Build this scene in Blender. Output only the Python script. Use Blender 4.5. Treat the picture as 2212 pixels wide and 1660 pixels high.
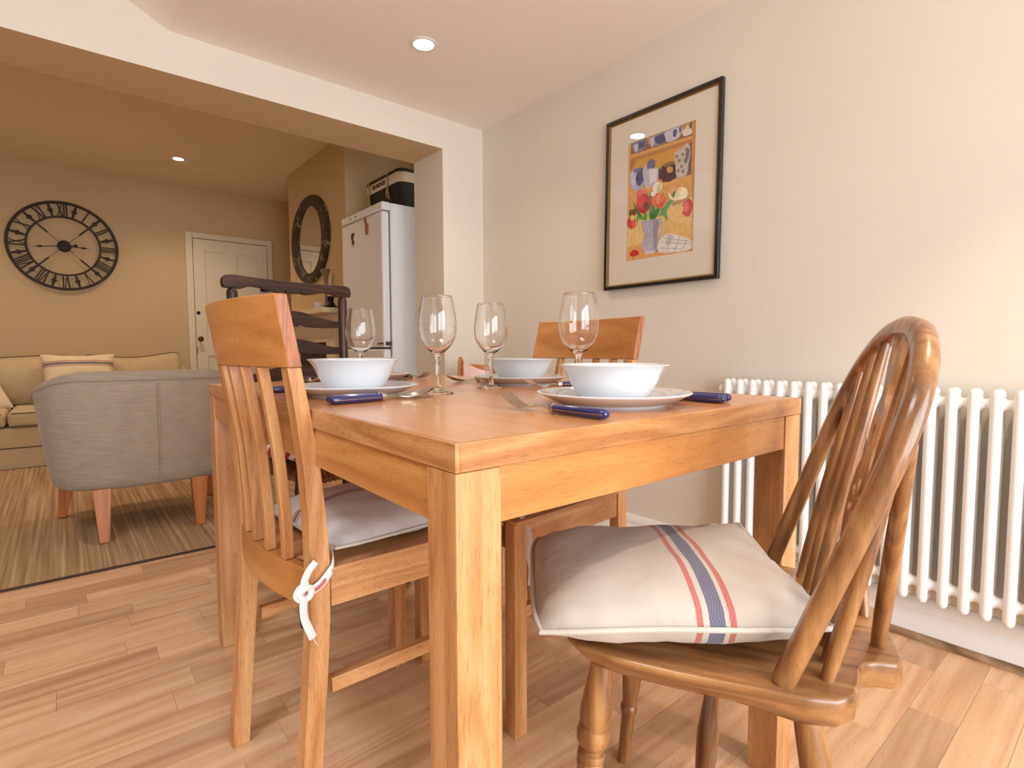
import bpy, bmesh, math, random
from mathutils import Vector, Matrix
random.seed(7)
PI = math.pi
scene = bpy.context.scene
COL = scene.collection
for o in list(bpy.data.objects):
    bpy.data.objects.remove(o)

# ------------------------------------------------------------------ camera
HC = 0.8559
def make_camera():
    cd = bpy.data.cameras.new('camera')
    cd.sensor_fit = 'HORIZONTAL'; cd.sensor_width = 36.0
    cd.lens = 1166.2 / 2212.0 * 36.0
    cd.clip_start = 0.02; cd.clip_end = 60
    o = bpy.data.objects.new('camera', cd); COL.objects.link(o)
    yaw, pit, rol = math.radians(39.7268), math.radians(3.657), math.radians(-0.1812)
    f = Vector((math.sin(yaw)*math.cos(pit), math.cos(yaw)*math.cos(pit), -math.sin(pit)))
    r = Vector((math.cos(yaw), -math.sin(yaw), 0)); u = r.cross(f)
    r2 = r*math.cos(rol) + u*math.sin(rol); u2 = -r*math.sin(rol) + u*math.cos(rol)
    m = Matrix((r2, u2, -f)).transposed().to_4x4(); m.translation = Vector((0, 0, HC))
    o.matrix_world = m
    scene.camera = o
make_camera()

# ------------------------------------------------------------------ world, daylight, exposure
vs = scene.view_settings
vs.view_transform = 'Standard'; vs.look = 'None'; vs.gamma = 1.0; vs.use_curve_mapping = False
vs.exposure = 0.90
w = bpy.data.worlds.new('sky'); scene.world = w; w.use_nodes = True
w.node_tree.nodes['Background'].inputs[0].default_value = (0.86, 0.93, 1.0, 1)
w.node_tree.nodes['Background'].inputs[1].default_value = 1.2

def area_light(name, loc, target, sx, sy, power, col):
    l = bpy.data.lights.new(name, 'AREA'); l.shape = 'RECTANGLE'; l.size = sx; l.size_y = sy
    l.energy = power; l.color = col
    o = bpy.data.objects.new(name, l); COL.objects.link(o); o.location = loc
    d = Vector(target) - Vector(loc)
    o.rotation_euler = d.to_track_quat('-Z', 'Y').to_euler()
    return o
# daylight outside the glazed doors behind the camera and above the roof window in the sloping ceiling
area_light('daylight_doors', (0.30, -2.25, 1.15), (0.30, 0, 1.05), 2.5, 1.9, 66, (0.86, 0.93, 1.0))
area_light('daylight_roof', (-1.35, 0.25, 3.45), (-0.9, 0.25, 2.6), 1.5, 0.9, 46, (0.86, 0.93, 1.0))

# ------------------------------------------------------------------ helpers
def lin(c):
    return tuple(((x/255.0)/12.92 if x/255.0 <= 0.04045 else ((x/255.0+0.055)/1.055)**2.4) for x in c)
def rgba(c): return lin(c) + (1.0,)

def put(o, parent=None, label=None, cat=None, group=None, kind=None):
    if o.name not in COL.objects: COL.objects.link(o)
    if parent is not None: o.parent = parent
    if label: o['label'] = label
    if cat: o['category'] = cat
    if group: o['group'] = group
    if kind: o['kind'] = kind
    return o
def thing(name, label, cat, loc=(0,0,0), rz=0.0, group=None):
    o = bpy.data.objects.new(name, None); o.empty_display_size = 0.05
    o.location = loc; o.rotation_euler = (0, 0, rz)
    return put(o, None, label, cat, group)
def dup(o, parent=None):
    c = o.copy(); COL.objects.link(c); c.parent = parent
    for ch in o.children: dup(ch, c)
    return c

class MB:
    def __init__(s): s.v = []; s.f = []; s.mi = []; s.cur = 0; s.fs = []
    def face(s, idx, smooth=False):
        s.f.append(tuple(idx)); s.mi.append(s.cur); s.fs.append(smooth)
    def box(s, x0, x1, y0, y1, z0, z1):
        b = len(s.v)
        s.v += [(x, y, z) for z in (z0, z1) for y in (y0, y1) for x in (x0, x1)]
        for q in ((0,2,3,1), (4,5,7,6), (0,1,5,4), (2,6,7,3), (0,4,6,2), (1,3,7,5)):
            s.face([b+i for i in q])
        return s
    def hexa(s, bot, top):           # two quads of 3d points, same winding
        b = len(s.v); s.v += [tuple(p) for p in bot] + [tuple(p) for p in top]
        s.face((b+3, b+2, b+1, b)); s.face((b+4, b+5, b+6, b+7))
        for i in range(4):
            j = (i+1) % 4; s.face((b+i, b+j, b+4+j, b+4+i))
        return s
    def loft(s, rings, closed=True, caps=True, smooth=True):   # rings: lists of 3d points
        b = len(s.v); n = len(rings[0])
        for r in rings: s.v += [tuple(p) for p in r]
        m = n if closed else n-1
        for k in range(len(rings)-1):
            for i in range(m):
                j = (i+1) % n
                s.face((b+k*n+i, b+k*n+j, b+(k+1)*n+j, b+(k+1)*n+i), smooth)
        if caps and closed:
            s.face([b+i for i in range(n)][::-1]); e = b+(len(rings)-1)*n
            s.face([e+i for i in range(n)])
        return s
    def tube(s, pts, r, n=10, closed=False, ry=None, up=None, smooth=True):
        pts = [Vector(p) for p in pts]; N = len(pts)
        if not isinstance(r, (list, tuple)): r = [r]*N
        if ry is None: ry = r
        elif not isinstance(ry, (list, tuple)): ry = [ry]*N
        rings = []; prev = None
        for i, p in enumerate(pts):
            a = pts[(i-1) % N] if (closed or i > 0) else p
            c = pts[(i+1) % N] if (closed or i < N-1) else p
            t = (c-a).normalized()
            if up is not None: ref = Vector(up)
            elif prev is not None: ref = prev
            else: ref = Vector((0,0,1)) if abs(t.z) < 0.9 else Vector((1,0,0))
            x = (ref - t*ref.dot(t))
            if x.length < 1e-5: x = Vector((1,0,0)) - t*t.x
            x.normalize(); y = t.cross(x); prev = x
            rings.append([p + x*(r[i]*math.cos(2*PI*k/n)) + y*(ry[i]*math.sin(2*PI*k/n)) for k in range(n)])
        if closed:
            s.loft(rings + [rings[0]], True, False, smooth)
        else: s.loft(rings, True, True, smooth)
        return s
    def lathe(s, prof, cx=0, cy=0, n=32, smooth=True, cap=True):  # prof: (r, z) list
        rings = [[(cx+max(r,1e-5)*math.cos(2*PI*k/n), cy+max(r,1e-5)*math.sin(2*PI*k/n), z) for k in range(n)] for r, z in prof]
        s.loft(rings, True, cap, smooth); return s
    def prism(s, outline, d0, d1, mp):      # outline 2d list, mp(u,v,d)->3d
        b = len(s.v); n = len(outline)
        s.v += [tuple(mp(u, v, d0)) for u, v in outline] + [tuple(mp(u, v, d1)) for u, v in outline]
        s.face([b+i for i in range(n)][::-1]); s.face([b+n+i for i in range(n)])
        for i in range(n):
            j = (i+1) % n; s.face((b+i, b+j, b+n+j, b+n+i))
        return s
    def build(s, name, mat, parent=None, bevel=0, smooth=None, angle=35, seg=2, sub=0, **kw):
        me = bpy.data.meshes.new(name); me.from_pydata(s.v, [], s.f)
        mats = mat if isinstance(mat, (list, tuple)) else [mat]
        for m_ in mats: me.materials.append(m_)
        for p_, i in zip(me.polygons, s.mi): p_.material_index = i
        bm = bmesh.new(); bm.from_mesh(me); bmesh.ops.recalc_face_normals(bm, faces=bm.faces); bm.to_mesh(me); bm.free()
        if smooth is not False:
            for p_ in me.polygons: p_.use_smooth = True
            me.set_sharp_from_angle(angle=math.radians(angle))
        me.update()
        o = bpy.data.objects.new(name, me); put(o, parent, **kw)
        if bevel:
            md = o.modifiers.new('bevel', 'BEVEL'); md.width = bevel; md.segments = seg; md.limit_method = 'ANGLE'; md.angle_limit = math.radians(40)
            md.harden_normals = False
        if sub:
            md = o.modifiers.new('sub', 'SUBSURF'); md.levels = sub; md.render_levels = sub
        return o

def box(name, x0, x1, y0, y1, z0, z1, mat, parent=None, bevel=0, **kw):
    return MB().box(x0, x1, y0, y1, z0, z1).build(name, mat, parent, bevel=bevel, smooth=(None if bevel else False), **kw)

def flat2d(name, splines, depth, mat, parent=None, bevel=0.0, mtx=None, smooth_splines=False, **kw):
    """a plate cut from closed 2d outlines, inner outlines become holes"""
    cu = bpy.data.curves.new(name, 'CURVE'); cu.dimensions = '2D'; cu.fill_mode = 'BOTH'
    cu.extrude = depth/2; cu.bevel_depth = bevel; cu.bevel_resolution = 1
    for sp in splines:
        q = cu.splines.new('POLY'); q.points.add(len(sp)-1)
        for i, (u, v) in enumerate(sp): q.points[i].co = (u, v, 0, 1)
        q.use_cyclic_u = True
    t = bpy.data.objects.new(name+'_tmp', cu); COL.objects.link(t)
    dg = bpy.context.evaluated_depsgraph_get()
    me = bpy.data.meshes.new_from_object(t.evaluated_get(dg))
    bpy.data.objects.remove(t); bpy.data.curves.remove(cu)
    if mtx is not None: me.transform(mtx)
    me.name = name; me.materials.clear(); me.materials.append(mat)
    o = bpy.data.objects.new(name, me); put(o, parent, **kw)
    return o
def text_mesh(name, body, size, depth, mat, mtx, parent=None, **kw):
    cu = bpy.data.curves.new(name, 'FONT'); cu.body = body; cu.size = size; cu.extrude = depth
    cu.offset = size*0.02; cu.align_x = 'CENTER'; cu.align_y = 'CENTER'
    t = bpy.data.objects.new(name+'_tmp', cu); COL.objects.link(t)
    dg = bpy.context.evaluated_depsgraph_get()
    me = bpy.data.meshes.new_from_object(t.evaluated_get(dg))
    bpy.data.objects.remove(t); bpy.data.curves.remove(cu)
    me.transform(mtx); me.materials.clear(); me.materials.append(mat); me.name = name
    o = bpy.data.objects.new(name, me); put(o, parent, **kw); return o
def smoothpath(pts, n=6, closed=False):
    P = [Vector(p) for p in pts]; N = len(P); out = []
    rng = range(N if closed else N-1)
    for i in rng:
        if closed: p0, p1, p2, p3 = P[(i-1)%N], P[i], P[(i+1)%N], P[(i+2)%N]
        else: p0, p1, p2, p3 = P[max(i-1,0)], P[i], P[i+1], P[min(i+2,N-1)]
        for k in range(n):
            t = k/n
            out.append(0.5*((2*p1) + (-p0+p2)*t + (2*p0-5*p1+4*p2-p3)*t*t + (-p0+3*p1-3*p2+p3)*t**3))
    if not closed: out.append(P[-1])
    return out
def sm2(pts, n=5, closed=True):
    return [(p.x, p.y) for p in smoothpath([(u, v, 0) for u, v in pts], n, closed)]
def interp(tab, x):
    for (a, va), (b, vb) in zip(tab, tab[1:]):
        if x <= b: 
            t = (x-a)/(b-a); return va+(vb-va)*max(0, t)
    return tab[-1][1]

# ------------------------------------------------------------------ materials
def mat_new(name):
    m = bpy.data.materials.new(name); m.use_nodes = True
    nt = m.node_tree; return m, nt, nt.nodes['Principled BSDF']
def N(nt, t, **kw):
    n = nt.nodes.new(t)
    for k, v in kw.items(): setattr(n, k, v)
    return n
def ramp(nt, stops, interp='LINEAR'):
    r = nt.nodes.new('ShaderNodeValToRGB'); r.color_ramp.interpolation = interp
    e = r.color_ramp.elements
    while len(e) > 1: e.remove(e[-1])
    e[0].position = stops[0][0]; e[0].color = stops[0][1]
    for p_, c in stops[1:]:
        q = e.new(p_); q.color = c
    return r
def plain(name, c, rough=0.5, metal=0.0, spec=0.5, coat=0.0, noise=0.0, nscale=30, bump=0.0, bscale=200):
    m, nt, b = mat_new(name)
    b.inputs['Base Color'].default_value = rgba(c); b.inputs['Roughness'].default_value = rough
    b.inputs['Metallic'].default_value = metal; b.inputs['Specular IOR Level'].default_value = spec
    b.inputs['Coat Weight'].default_value = coat
    tc = N(nt, 'ShaderNodeTexCoord')
    if noise:
        nz = N(nt, 'ShaderNodeTexNoise'); nz.inputs['Scale'].default_value = nscale; nz.inputs['Detail'].default_value = 4
        nt.links.new(tc.outputs['Object'], nz.inputs['Vector'])
        lo = tuple(max(0, x*(1-noise)) for x in lin(c))+(1,); hi = tuple(min(1, x*(1+noise)) for x in lin(c))+(1,)
        r = ramp(nt, [(0.3, lo), (0.7, hi)]); nt.links.new(nz.outputs['Fac'], r.inputs[0]); nt.links.new(r.outputs[0], b.inputs['Base Color'])
    if bump:
        n2 = N(nt, 'ShaderNodeTexNoise'); n2.inputs['Scale'].default_value = bscale; n2.inputs['Detail'].default_value = 3
        nt.links.new(tc.outputs['Object'], n2.inputs['Vector'])
        bp = N(nt, 'ShaderNodeBump'); bp.inputs['Strength'].default_value = bump; bp.inputs['Distance'].default_value = 0.002
        nt.links.new(n2.outputs['Fac'], bp.inputs['Height']); nt.links.new(bp.outputs[0], b.inputs['Normal'])
    return m
_wc = {}
def wood(kind, axis='z'):
    """kinds: oak, oak_top, elm, dark, light, floor ; grain runs along the given axis"""
    if (kind, axis) in _wc: return _wc[(kind, axis)]
    P = dict(
        oak=dict(c=[(168,110,60), (196,138,84), (212,162,110)], rough=0.38, rnd=0.08, s=9, pore=0.42, coat=0.15, ring=0.22, al=0.06),
        oak_top=dict(c=[(198,130,72), (208,142,84), (216,152,94)], rough=0.24, rnd=0.0, s=7, pore=0.14, coat=0.3, ring=0.15, al=0.05),
        lam=dict(c=[(176,110,54), (196,132,70), (208,147,85)], rough=0.36, rnd=0.04, s=6, pore=0.3, coat=0.1, ring=0.2, al=0.08),
        elm=dict(c=[(98,62,31), (146,98,54), (180,129,76)], rough=0.28, rnd=0.06, s=11, pore=0.3, coat=0.35, ring=0.18, al=0.08),
        dark=dict(c=[(28,14,9), (52,28,18), (80,48,31)], rough=0.42, rnd=0.05, s=12, pore=0.3, coat=0.08, ring=0.25, al=0.1),
        beech=dict(c=[(166,94,40), (186,110,52), (200,126,66)], rough=0.4, rnd=0.05, s=8, pore=0.2, coat=0.1, ring=0.2, al=0.06),
        endgrain=dict(c=[(140,86,56), (162,102,68), (178,118,82)], rough=0.5, rnd=0.0, s=20, pore=0.3, coat=0.0, ring=0.3, al=0.5),
        floor=dict(c=[(196,144,102), (216,172,130), (230,190,150)], rough=0.34, rnd=0.17, s=6, pore=0.2, coat=0.05, ring=0.20, al=0.09),
        bead=dict(c=[(112,84,56), (142,110,76), (160,128,92)], rough=0.5, rnd=0.0, s=10, pore=0.3, coat=0.0),
    )[kind]
    m, nt, b = mat_new('wood_%s_%s' % (kind, axis))
    L = nt.links.new
    if kind in ('floor', 'bead'): vec = N(nt, 'ShaderNodeNewGeometry').outputs['Position']
    else: vec = N(nt, 'ShaderNodeTexCoord').outputs['Object']
    oi = N(nt, 'ShaderNodeObjectInfo')
    mul = N(nt, 'ShaderNodeMath', operation='MULTIPLY'); mul.inputs[1].default_value = 37.0; L(oi.outputs['Random'], mul.inputs[0])
    add = N(nt, 'ShaderNodeVectorMath', operation='ADD'); L(vec, add.inputs[0]); L(mul.outputs[0], add.inputs[1])
    def stretched(k_along, k_across):
        mp = N(nt, 'ShaderNodeMapping'); sc = [k_across]*3; sc['xyz'.index(axis)] = k_along
        mp.inputs['Scale'].default_value = sc; L(add.outputs[0], mp.inputs['Vector']); return mp.outputs[0]
    s = P['s']
    n1 = N(nt, 'ShaderNodeTexNoise'); n1.inputs['Scale'].default_value = 1.0; n1.inputs['Detail'].default_value = 5; n1.inputs['Roughness'].default_value = 0.62; n1.inputs['Distortion'].default_value = 0.6
    L(stretched(s*P.get('al', 0.16), s*3.2), n1.inputs['Vector'])
    wv = N(nt, 'ShaderNodeTexNoise'); wv.inputs['Scale'].default_value = 1.0; wv.inputs['Detail'].default_value = 2; wv.inputs['Distortion'].default_value = 0.3
    L(stretched(s*0.11, s*0.95), wv.inputs['Vector'])
    # growth rings: repeat the smooth field
    mm = N(nt, 'ShaderNodeMath', operation='MULTIPLY'); mm.inputs[1].default_value = 11.0 if kind == 'floor' else 9.0; L(wv.outputs['Fac'], mm.inputs[0])
    fr = N(nt, 'ShaderNodeMath', operation='PINGPONG'); fr.inputs[1].default_value = 0.5; L(mm.outputs[0], fr.inputs[0])
    ring = N(nt, 'ShaderNodeMath', operation='MULTIPLY'); ring.inputs[1].default_value = P.get('ring', 0.55)*2; L(fr.outputs[0], ring.inputs[0])
    mx = N(nt, 'ShaderNodeMath', operation='MULTIPLY_ADD'); mx.inputs[1].default_value = 1.04-P.get('ring', 0.55); L(n1.outputs['Fac'], mx.inputs[0]); L(ring.outputs[0], mx.inputs[2])
    c = [rgba(x) for x in P['c']]
    rp = ramp(nt, [(0.30, c[0]), (0.52, c[1]), (0.74, c[2])]); L(mx.outputs[0], rp.inputs[0])
    # pores
    n2 = N(nt, 'ShaderNodeTexNoise'); n2.inputs['Scale'].default_value = 1.0; n2.inputs['Detail'].default_value = 3
    L(stretched(46, 900), n2.inputs['Vector'])
    pr = ramp(nt, [(0.30, (1-P['pore'],)*3+(1,)), (0.46, (1,1,1,1))]); L(n2.outputs['Fac'], pr.inputs[0])
    mc = N(nt, 'ShaderNodeMixRGB', blend_type='MULTIPLY'); mc.inputs[0].default_value = 1.0; L(rp.outputs[0], mc.inputs[1]); L(pr.outputs[0], mc.inputs[2])
    out = mc.outputs[0]
    if P['rnd']:
        r1 = 1-P['rnd']*1.6
        rr = ramp(nt, [(0.0, (r1*1.0, r1*0.95, r1*0.90, 1)), (0.35, (0.97, 0.95, 0.93, 1)), (0.7, (1, 1, 1, 1)), (1.0, (1.04, 1.03, 1.02, 1))]); L(oi.outputs['Random'], rr.inputs[0])
        m2 = N(nt, 'ShaderNodeMixRGB', blend_type='MULTIPLY'); m2.inputs[0].default_value = 1.0; L(out, m2.inputs[1]); L(rr.outputs[0], m2.inputs[2]); out = m2.outputs[0]
    L(out, b.inputs['Base Color'])
    b.inputs['Roughness'].default_value = P['rough']; b.inputs['Coat Weight'].default_value = P['coat']; b.inputs['Coat Roughness'].default_value = 0.12
    bp = N(nt, 'ShaderNodeBump'); bp.inputs['Strength'].default_value = 0.12; bp.inputs['Distance'].default_value = 0.0008
    L(n2.outputs['Fac'], bp.inputs['Height']); L(bp.outputs[0], b.inputs['Normal'])
    _wc[(kind, axis)] = m
    return m
def fabric(name, base, stripes=None, axis='x', span=(-0.25, 0.25), weave=700, rough=0.9, slub=0.0, sheen=0.2, noise=0.06, crease=11):
    """woven cloth; stripes: list of (lo, hi, colour) along an object axis"""
    m, nt, b = mat_new(name); L = nt.links.new
    tc = N(nt, 'ShaderNodeTexCoord'); sp = N(nt, 'ShaderNodeSeparateXYZ'); L(tc.outputs['Object'], sp.inputs[0])
    nz = N(nt, 'ShaderNodeTexNoise'); nz.inputs['Scale'].default_value = 14; nz.inputs['Detail'].default_value = 5; L(tc.outputs['Object'], nz.inputs['Vector'])
    r = ramp(nt, [(0.3, tuple(x*(1-noise) for x in lin(base))+(1,)), (0.7, tuple(min(1, x*(1+noise)) for x in lin(base))+(1,))]); L(nz.outputs['Fac'], r.inputs[0])
    out = r.outputs[0]
    wv = N(nt, 'ShaderNodeTexChecker'); wv.inputs['Scale'].default_value = weave
    L(tc.outputs['Object'], wv.inputs['Vector'])
    if stripes:
        lo, hi = span
        mr = N(nt, 'ShaderNodeMapRange'); mr.inputs['From Min'].default_value = lo; mr.inputs['From Max'].default_value = hi
        L(sp.outputs['XYZ'.index(axis.upper())], mr.inputs['Value'])
        st = [(0.0, (0,0,0,1))]; cs = [(0.0, (1,1,1,1))]
        for a, z, c in stripes:
            pa, pz = (a-lo)/(hi-lo), (z-lo)/(hi-lo)
            st += [(pa, (1,1,1,1)), (pz, (0,0,0,1))]; cs += [(pa, rgba(c)), (pz, (1,1,1,1))]
        rm = ramp(nt, st, 'CONSTANT'); rc = ramp(nt, cs, 'CONSTANT'); L(mr.outputs[0], rm.inputs[0]); L(mr.outputs[0], rc.inputs[0])
        wm = N(nt, 'ShaderNodeMath', operation='MULTIPLY_ADD'); wm.inputs[1].default_value = 0.35; wm.inputs[2].default_value = 0.6; L(wv.outputs['Fac'], wm.inputs[0])
        fm = N(nt, 'ShaderNodeMath', operation='MULTIPLY'); L(wm.outputs[0], fm.inputs[0]); L(rm.outputs[0], fm.inputs[1])
        mx = N(nt, 'ShaderNodeMixRGB'); L(fm.outputs[0], mx.inputs[0]); L(out, mx.inputs[1]); L(rc.outputs[0], mx.inputs[2]); out = mx.outputs[0]
    if slub:
        mp = N(nt, 'ShaderNodeMapping'); mp.inputs['Scale'].default_value = (14, 14, 220); L(tc.outputs['Object'], mp.inputs['Vector'])
        n3 = N(nt, 'ShaderNodeTexNoise'); n3.inputs['Scale'].default_value = 1; n3.inputs['Detail'].default_value = 3; L(mp.outputs[0], n3.inputs['Vector'])
        r3 = ramp(nt, [(0.3, (1-slub,)*3+(1,)), (0.7, (1,1,1,1))]); L(n3.outputs['Fac'], r3.inputs[0])
        m3 = N(nt, 'ShaderNodeMixRGB', blend_type='MULTIPLY'); m3.inputs[0].default_value = 1; L(out, m3.inputs[1]); L(r3.outputs[0], m3.inputs[2]); out = m3.outputs[0]
    L(out, b.inputs['Base Color']); b.inputs['Roughness'].default_value = rough; b.inputs['Sheen Weight'].default_value = sheen
    b.inputs['Specular IOR Level'].default_value = 0.2
    cr = N(nt, 'ShaderNodeTexNoise'); cr.inputs['Scale'].default_value = crease; cr.inputs['Detail'].default_value = 3; cr.inputs['Distortion'].default_value = 1.5; L(tc.outputs['Object'], cr.inputs['Vector'])
    b0 = N(nt, 'ShaderNodeBump'); b0.inputs['Strength'].default_value = 0.5; b0.inputs['Distance'].default_value = 0.006; L(cr.outputs['Fac'], b0.inputs['Height'])
    bp = N(nt, 'ShaderNodeBump'); bp.inputs['Strength'].default_value = 0.35; bp.inputs['Distance'].default_value = 0.0006
    L(wv.outputs['Fac'], bp.inputs['Height']); L(b0.outputs[0], bp.inputs['Normal']); L(bp.outputs[0], b.inputs['Normal'])
    return m
def thin_glass(name, rough=0.0, tint=(255,255,255)):
    m = bpy.data.materials.new(name); m.use_nodes = True; nt = m.node_tree; nt.nodes.clear(); L = nt.links.new
    out = N(nt, 'ShaderNodeOutputMaterial'); t = N(nt, 'ShaderNodeBsdfTransparent'); t.inputs[0].default_value = rgba(tint)
    g = N(nt, 'ShaderNodeBsdfGlossy'); g.inputs['Roughness'].default_value = rough
    lw = N(nt, 'ShaderNodeLayerWeight'); lw.inputs[0].default_value = 0.5      # facing term, the same on both sides of the sheet
    pw = N(nt, 'ShaderNodeMath', operation='POWER'); pw.inputs[1].default_value = 5.0; L(lw.outputs['Facing'], pw.inputs[0])
    fr = N(nt, 'ShaderNodeMath', operation='MULTIPLY_ADD'); fr.inputs[1].default_value = 0.96; fr.inputs[2].default_value = 0.04; L(pw.outputs[0], fr.inputs[0])
    mx = N(nt, 'ShaderNodeMixShader'); L(fr.outputs[0], mx.inputs[0]); L(t.outputs[0], mx.inputs[1]); L(g.outputs[0], mx.inputs[2]); L(mx.outputs[0], out.inputs[0])
    return m
def emit(name, c, s):
    m = bpy.data.materials.new(name); m.use_nodes = True; nt = m.node_tree; nt.nodes.clear()
    out = N(nt, 'ShaderNodeOutputMaterial'); e = N(nt, 'ShaderNodeEmission'); e.inputs[0].default_value = rgba(c); e.inputs[1].default_value = s
    nt.links.new(e.outputs[0], out.inputs[0]); return m

PAINT = plain('wall_paint', (226,218,205), 0.75, spec=0.25, noise=0.015, nscale=3, bump=0.06, bscale=120)
PAINT_LAMPLIT = plain('wall_paint_lamplit', (208,182,142), 0.75, spec=0.25, noise=0.02, nscale=2, bump=0.06, bscale=120)  # wall paint with the warm cast of the lamps mixed into its colour
CEIL = plain('ceiling_paint', (247,238,230), 0.8, spec=0.2, noise=0.01, nscale=2, bump=0.04, bscale=60)
CEIL_LAMPLIT = plain('ceiling_paint_lamplit', (240,222,192), 0.8, spec=0.2, noise=0.01, nscale=2)  # ceiling paint tinted with warm lamplight
WHITE = plain('white_gloss', (236,234,230), 0.3, coat=0.2)
DOORW = plain('door_white', (228,216,190), 0.4)
RADW = plain('radiator_white', (244,243,240), 0.28, coat=0.2)
CHINA = plain('white_china', (218,220,223), 0.08, coat=0.5)
STEEL = plain('steel', (200,198,194), 0.16, metal=1.0)
BLUE = plain('blue_handle', (28,34,92), 0.12, coat=0.6)
RIVET = plain('brass_line', (190,170,140), 0.25, metal=1.0)
GLASS = None
def glassmat():
    m, nt, b = mat_new('clear_glass')
    b.inputs['Base Color'].default_value = (1,1,1,1); b.inputs['Roughness'].default_value = 0.0
    b.inputs['Transmission Weight'].default_value = 1.0; b.inputs['IOR'].default_value = 1.45
    return m
GLASS = glassmat()
PANE = thin_glass('thin_pane')
BRASS = plain('old_brass', (112,84,44), 0.3, metal=1.0)
BLACK = plain('black_metal', (22,20,18), 0.4, metal=0.6)
IRON = plain('dark_iron', (52,42,34), 0.6, metal=0.3, noise=0.3, nscale=12)

XR, YB, ZC, ZO, XO, DB, YF, ZL = 1.9232, 2.575, 2.12, 1.9567, 1.6496, 0.3133, 6.3926, 2.5233
XC = 0.379; SL = 0.508          # crease of the sloping ceiling and its pitch
XL, YN = -2.4, -1.75            # left and window walls of the dining end
XS = 1.73                       # chimney breast face
YS0, YS1 = 4.09, 5.43
# ================================================================== the setting
def struct(o, label=None):
    o['kind'] = 'structure'
    if label: o['label'] = label
    return o
# --- floor
fl = struct(box('floor', -3.3, 2.5, YN-0.1, YF+0.1, -0.12, -0.009, wood('floor', 'x')), 'pale oak laminate floor of narrow strips')
pm = bpy.data.meshes.new('plank')
b_ = MB().box(0, 1, 0, 1, -0.009, 0)
pm.from_pydata(b_.v, [], b_.f); pm.materials.append(wood('floor', 'x')); pm.update()
SW = 0.0925
rowi = 0; y = -0.30
while y < 2.70:
    x = -1.15 if y > 1.25 else (-0.45 if y > 0.6 else 0.35)
    x -= random.random()*0.5
    while x < XR-0.03:
        ln = random.choice((0.38, 0.47, 0.56, 0.66, 0.40))
        x1 = min(x+ln, XR-0.012)
        if XR-0.012-x1 < 0.12: x1 = XR-0.012
        o = bpy.data.objects.new('plank', pm); put(o, fl)
        o.location = (x, y, -random.random()*0.0003); o.scale = (x1-x-0.0006, SW-0.0006, 1)
        x = x1
    y += SW; rowi += 1
for (nm, x0, x1, y0, y1) in (('floor_boards', -3.2, -0.02+0.0, YN, 0.0),):
    pass
# remaining laminate, too far or hidden: one sheet level with the strips
def sheet(name, rects):
    m = MB()
    for (a, b, c, d) in rects: m.box(a, b, c, d, -0.0089, -0.0012)
    return m.build(name, wood('floor', 'x'), fl, smooth=False)
sheet('floorboards', [(-3.2, 2.4, 2.72, YF)])['kind'] = 'stuff'
sheet('floorboards', [(-3.2, 2.4, YN, -0.32)])['kind'] = 'stuff'

# --- walls
struct(box('wall_right', XR, XR+0.12, YN-0.1, YB+DB, 0, 2.6, PAINT), 'light beige painted wall with picture and radiator')
m = MB()
m.box(XO, XR, YB, YB+DB, 0, 3.8)                # pier
m.box(XL, XO, YB, YB+DB, ZO, 3.8)               # header over the opening
m.mi[6] = 1                                      # its underside carries warm living room lamplight in its colour
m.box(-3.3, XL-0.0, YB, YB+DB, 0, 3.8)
struct(m.build('wall_back', [PAINT, PAINT_LAMPLIT], smooth=False), 'beige wall with wide opening into the living room')
struct(box('wall_left', XL-0.12, XL, YN-0.1, YB, 0, 3.8, PAINT), 'plain beige wall')
m = MB()
wx0, wx1, wz1 = -1.05, 1.55, 2.03
m.box(XL, wx0, YN-0.12, YN, 0, 3.8); m.box(wx1, XR+0.12, YN-0.12, YN, 0, 3.8); m.box(wx0, wx1, YN-0.12, YN, wz1, 3.8)
struct(m.build('wall_front', PAINT, smooth=False), 'beige wall around the glazed garden doors')
# glazed doors behind the camera
wn = struct(MB().box(wx0, wx0+0.07, YN-0.09, YN-0.03, 0, wz1).box(wx1-0.07, wx1, YN-0.09, YN-0.03, 0, wz1).box(wx0, wx1, YN-0.09, YN-0.03, wz1-0.07, wz1)
    .box(wx0, wx1, YN-0.09, YN-0.03, 0, 0.09).box(0.20, 0.30, YN-0.09, YN-0.03, 0, wz1).build('window_1', WHITE, smooth=False), 'white framed glazed garden doors')
for (a, b) in ((wx0+0.07, 0.20), (0.30, wx1-0.07)):
    box('pane', a, b, YN-0.064, YN-0.058, 0.09, wz1-0.07, PANE, wn)
# dining ceiling: flat beside the right wall, then sloping up to the left with a roof window
m = MB(); m.box(XC, XR, YN, YB, ZC, ZC+0.1)
struct(m.build('ceiling', CEIL, smooth=False), 'white flat ceiling with a recessed downlight')
def zsl(x): return ZC + (XC-x)*SL
m = MB()
def slope(x0, x1, y0, y1):
    a = [(x0, y0, zsl(x0)), (x1, y0, zsl(x1)), (x1, y1, zsl(x1)), (x0, y1, zsl(x0))]
    m.hexa(a, [(px, py, pz+0.1) for px, py, pz in a])
sx0, sx1, sy0, sy1 = -1.55, -0.45, -0.45, 0.95
slope(sx1, XC, YN, YB); slope(XL, sx0, YN, YB); slope(sx0, sx1, YN, sy0); slope(sx0, sx1, sy1, YB)
struct(m.build('ceiling', CEIL, smooth=False), 'white sloping ceiling rising away from the flat ceiling')
m = MB()
def slopebar(x0, x1, y0, y1):
    a = [(x0, y0, zsl(x0)+0.05), (x1, y0, zsl(x1)+0.05), (x1, y1, zsl(x1)+0.05), (x0, y1, zsl(x0)+0.05)]
    m.hexa(a, [(px, py, pz+0.06) for px, py, pz in a])
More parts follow.
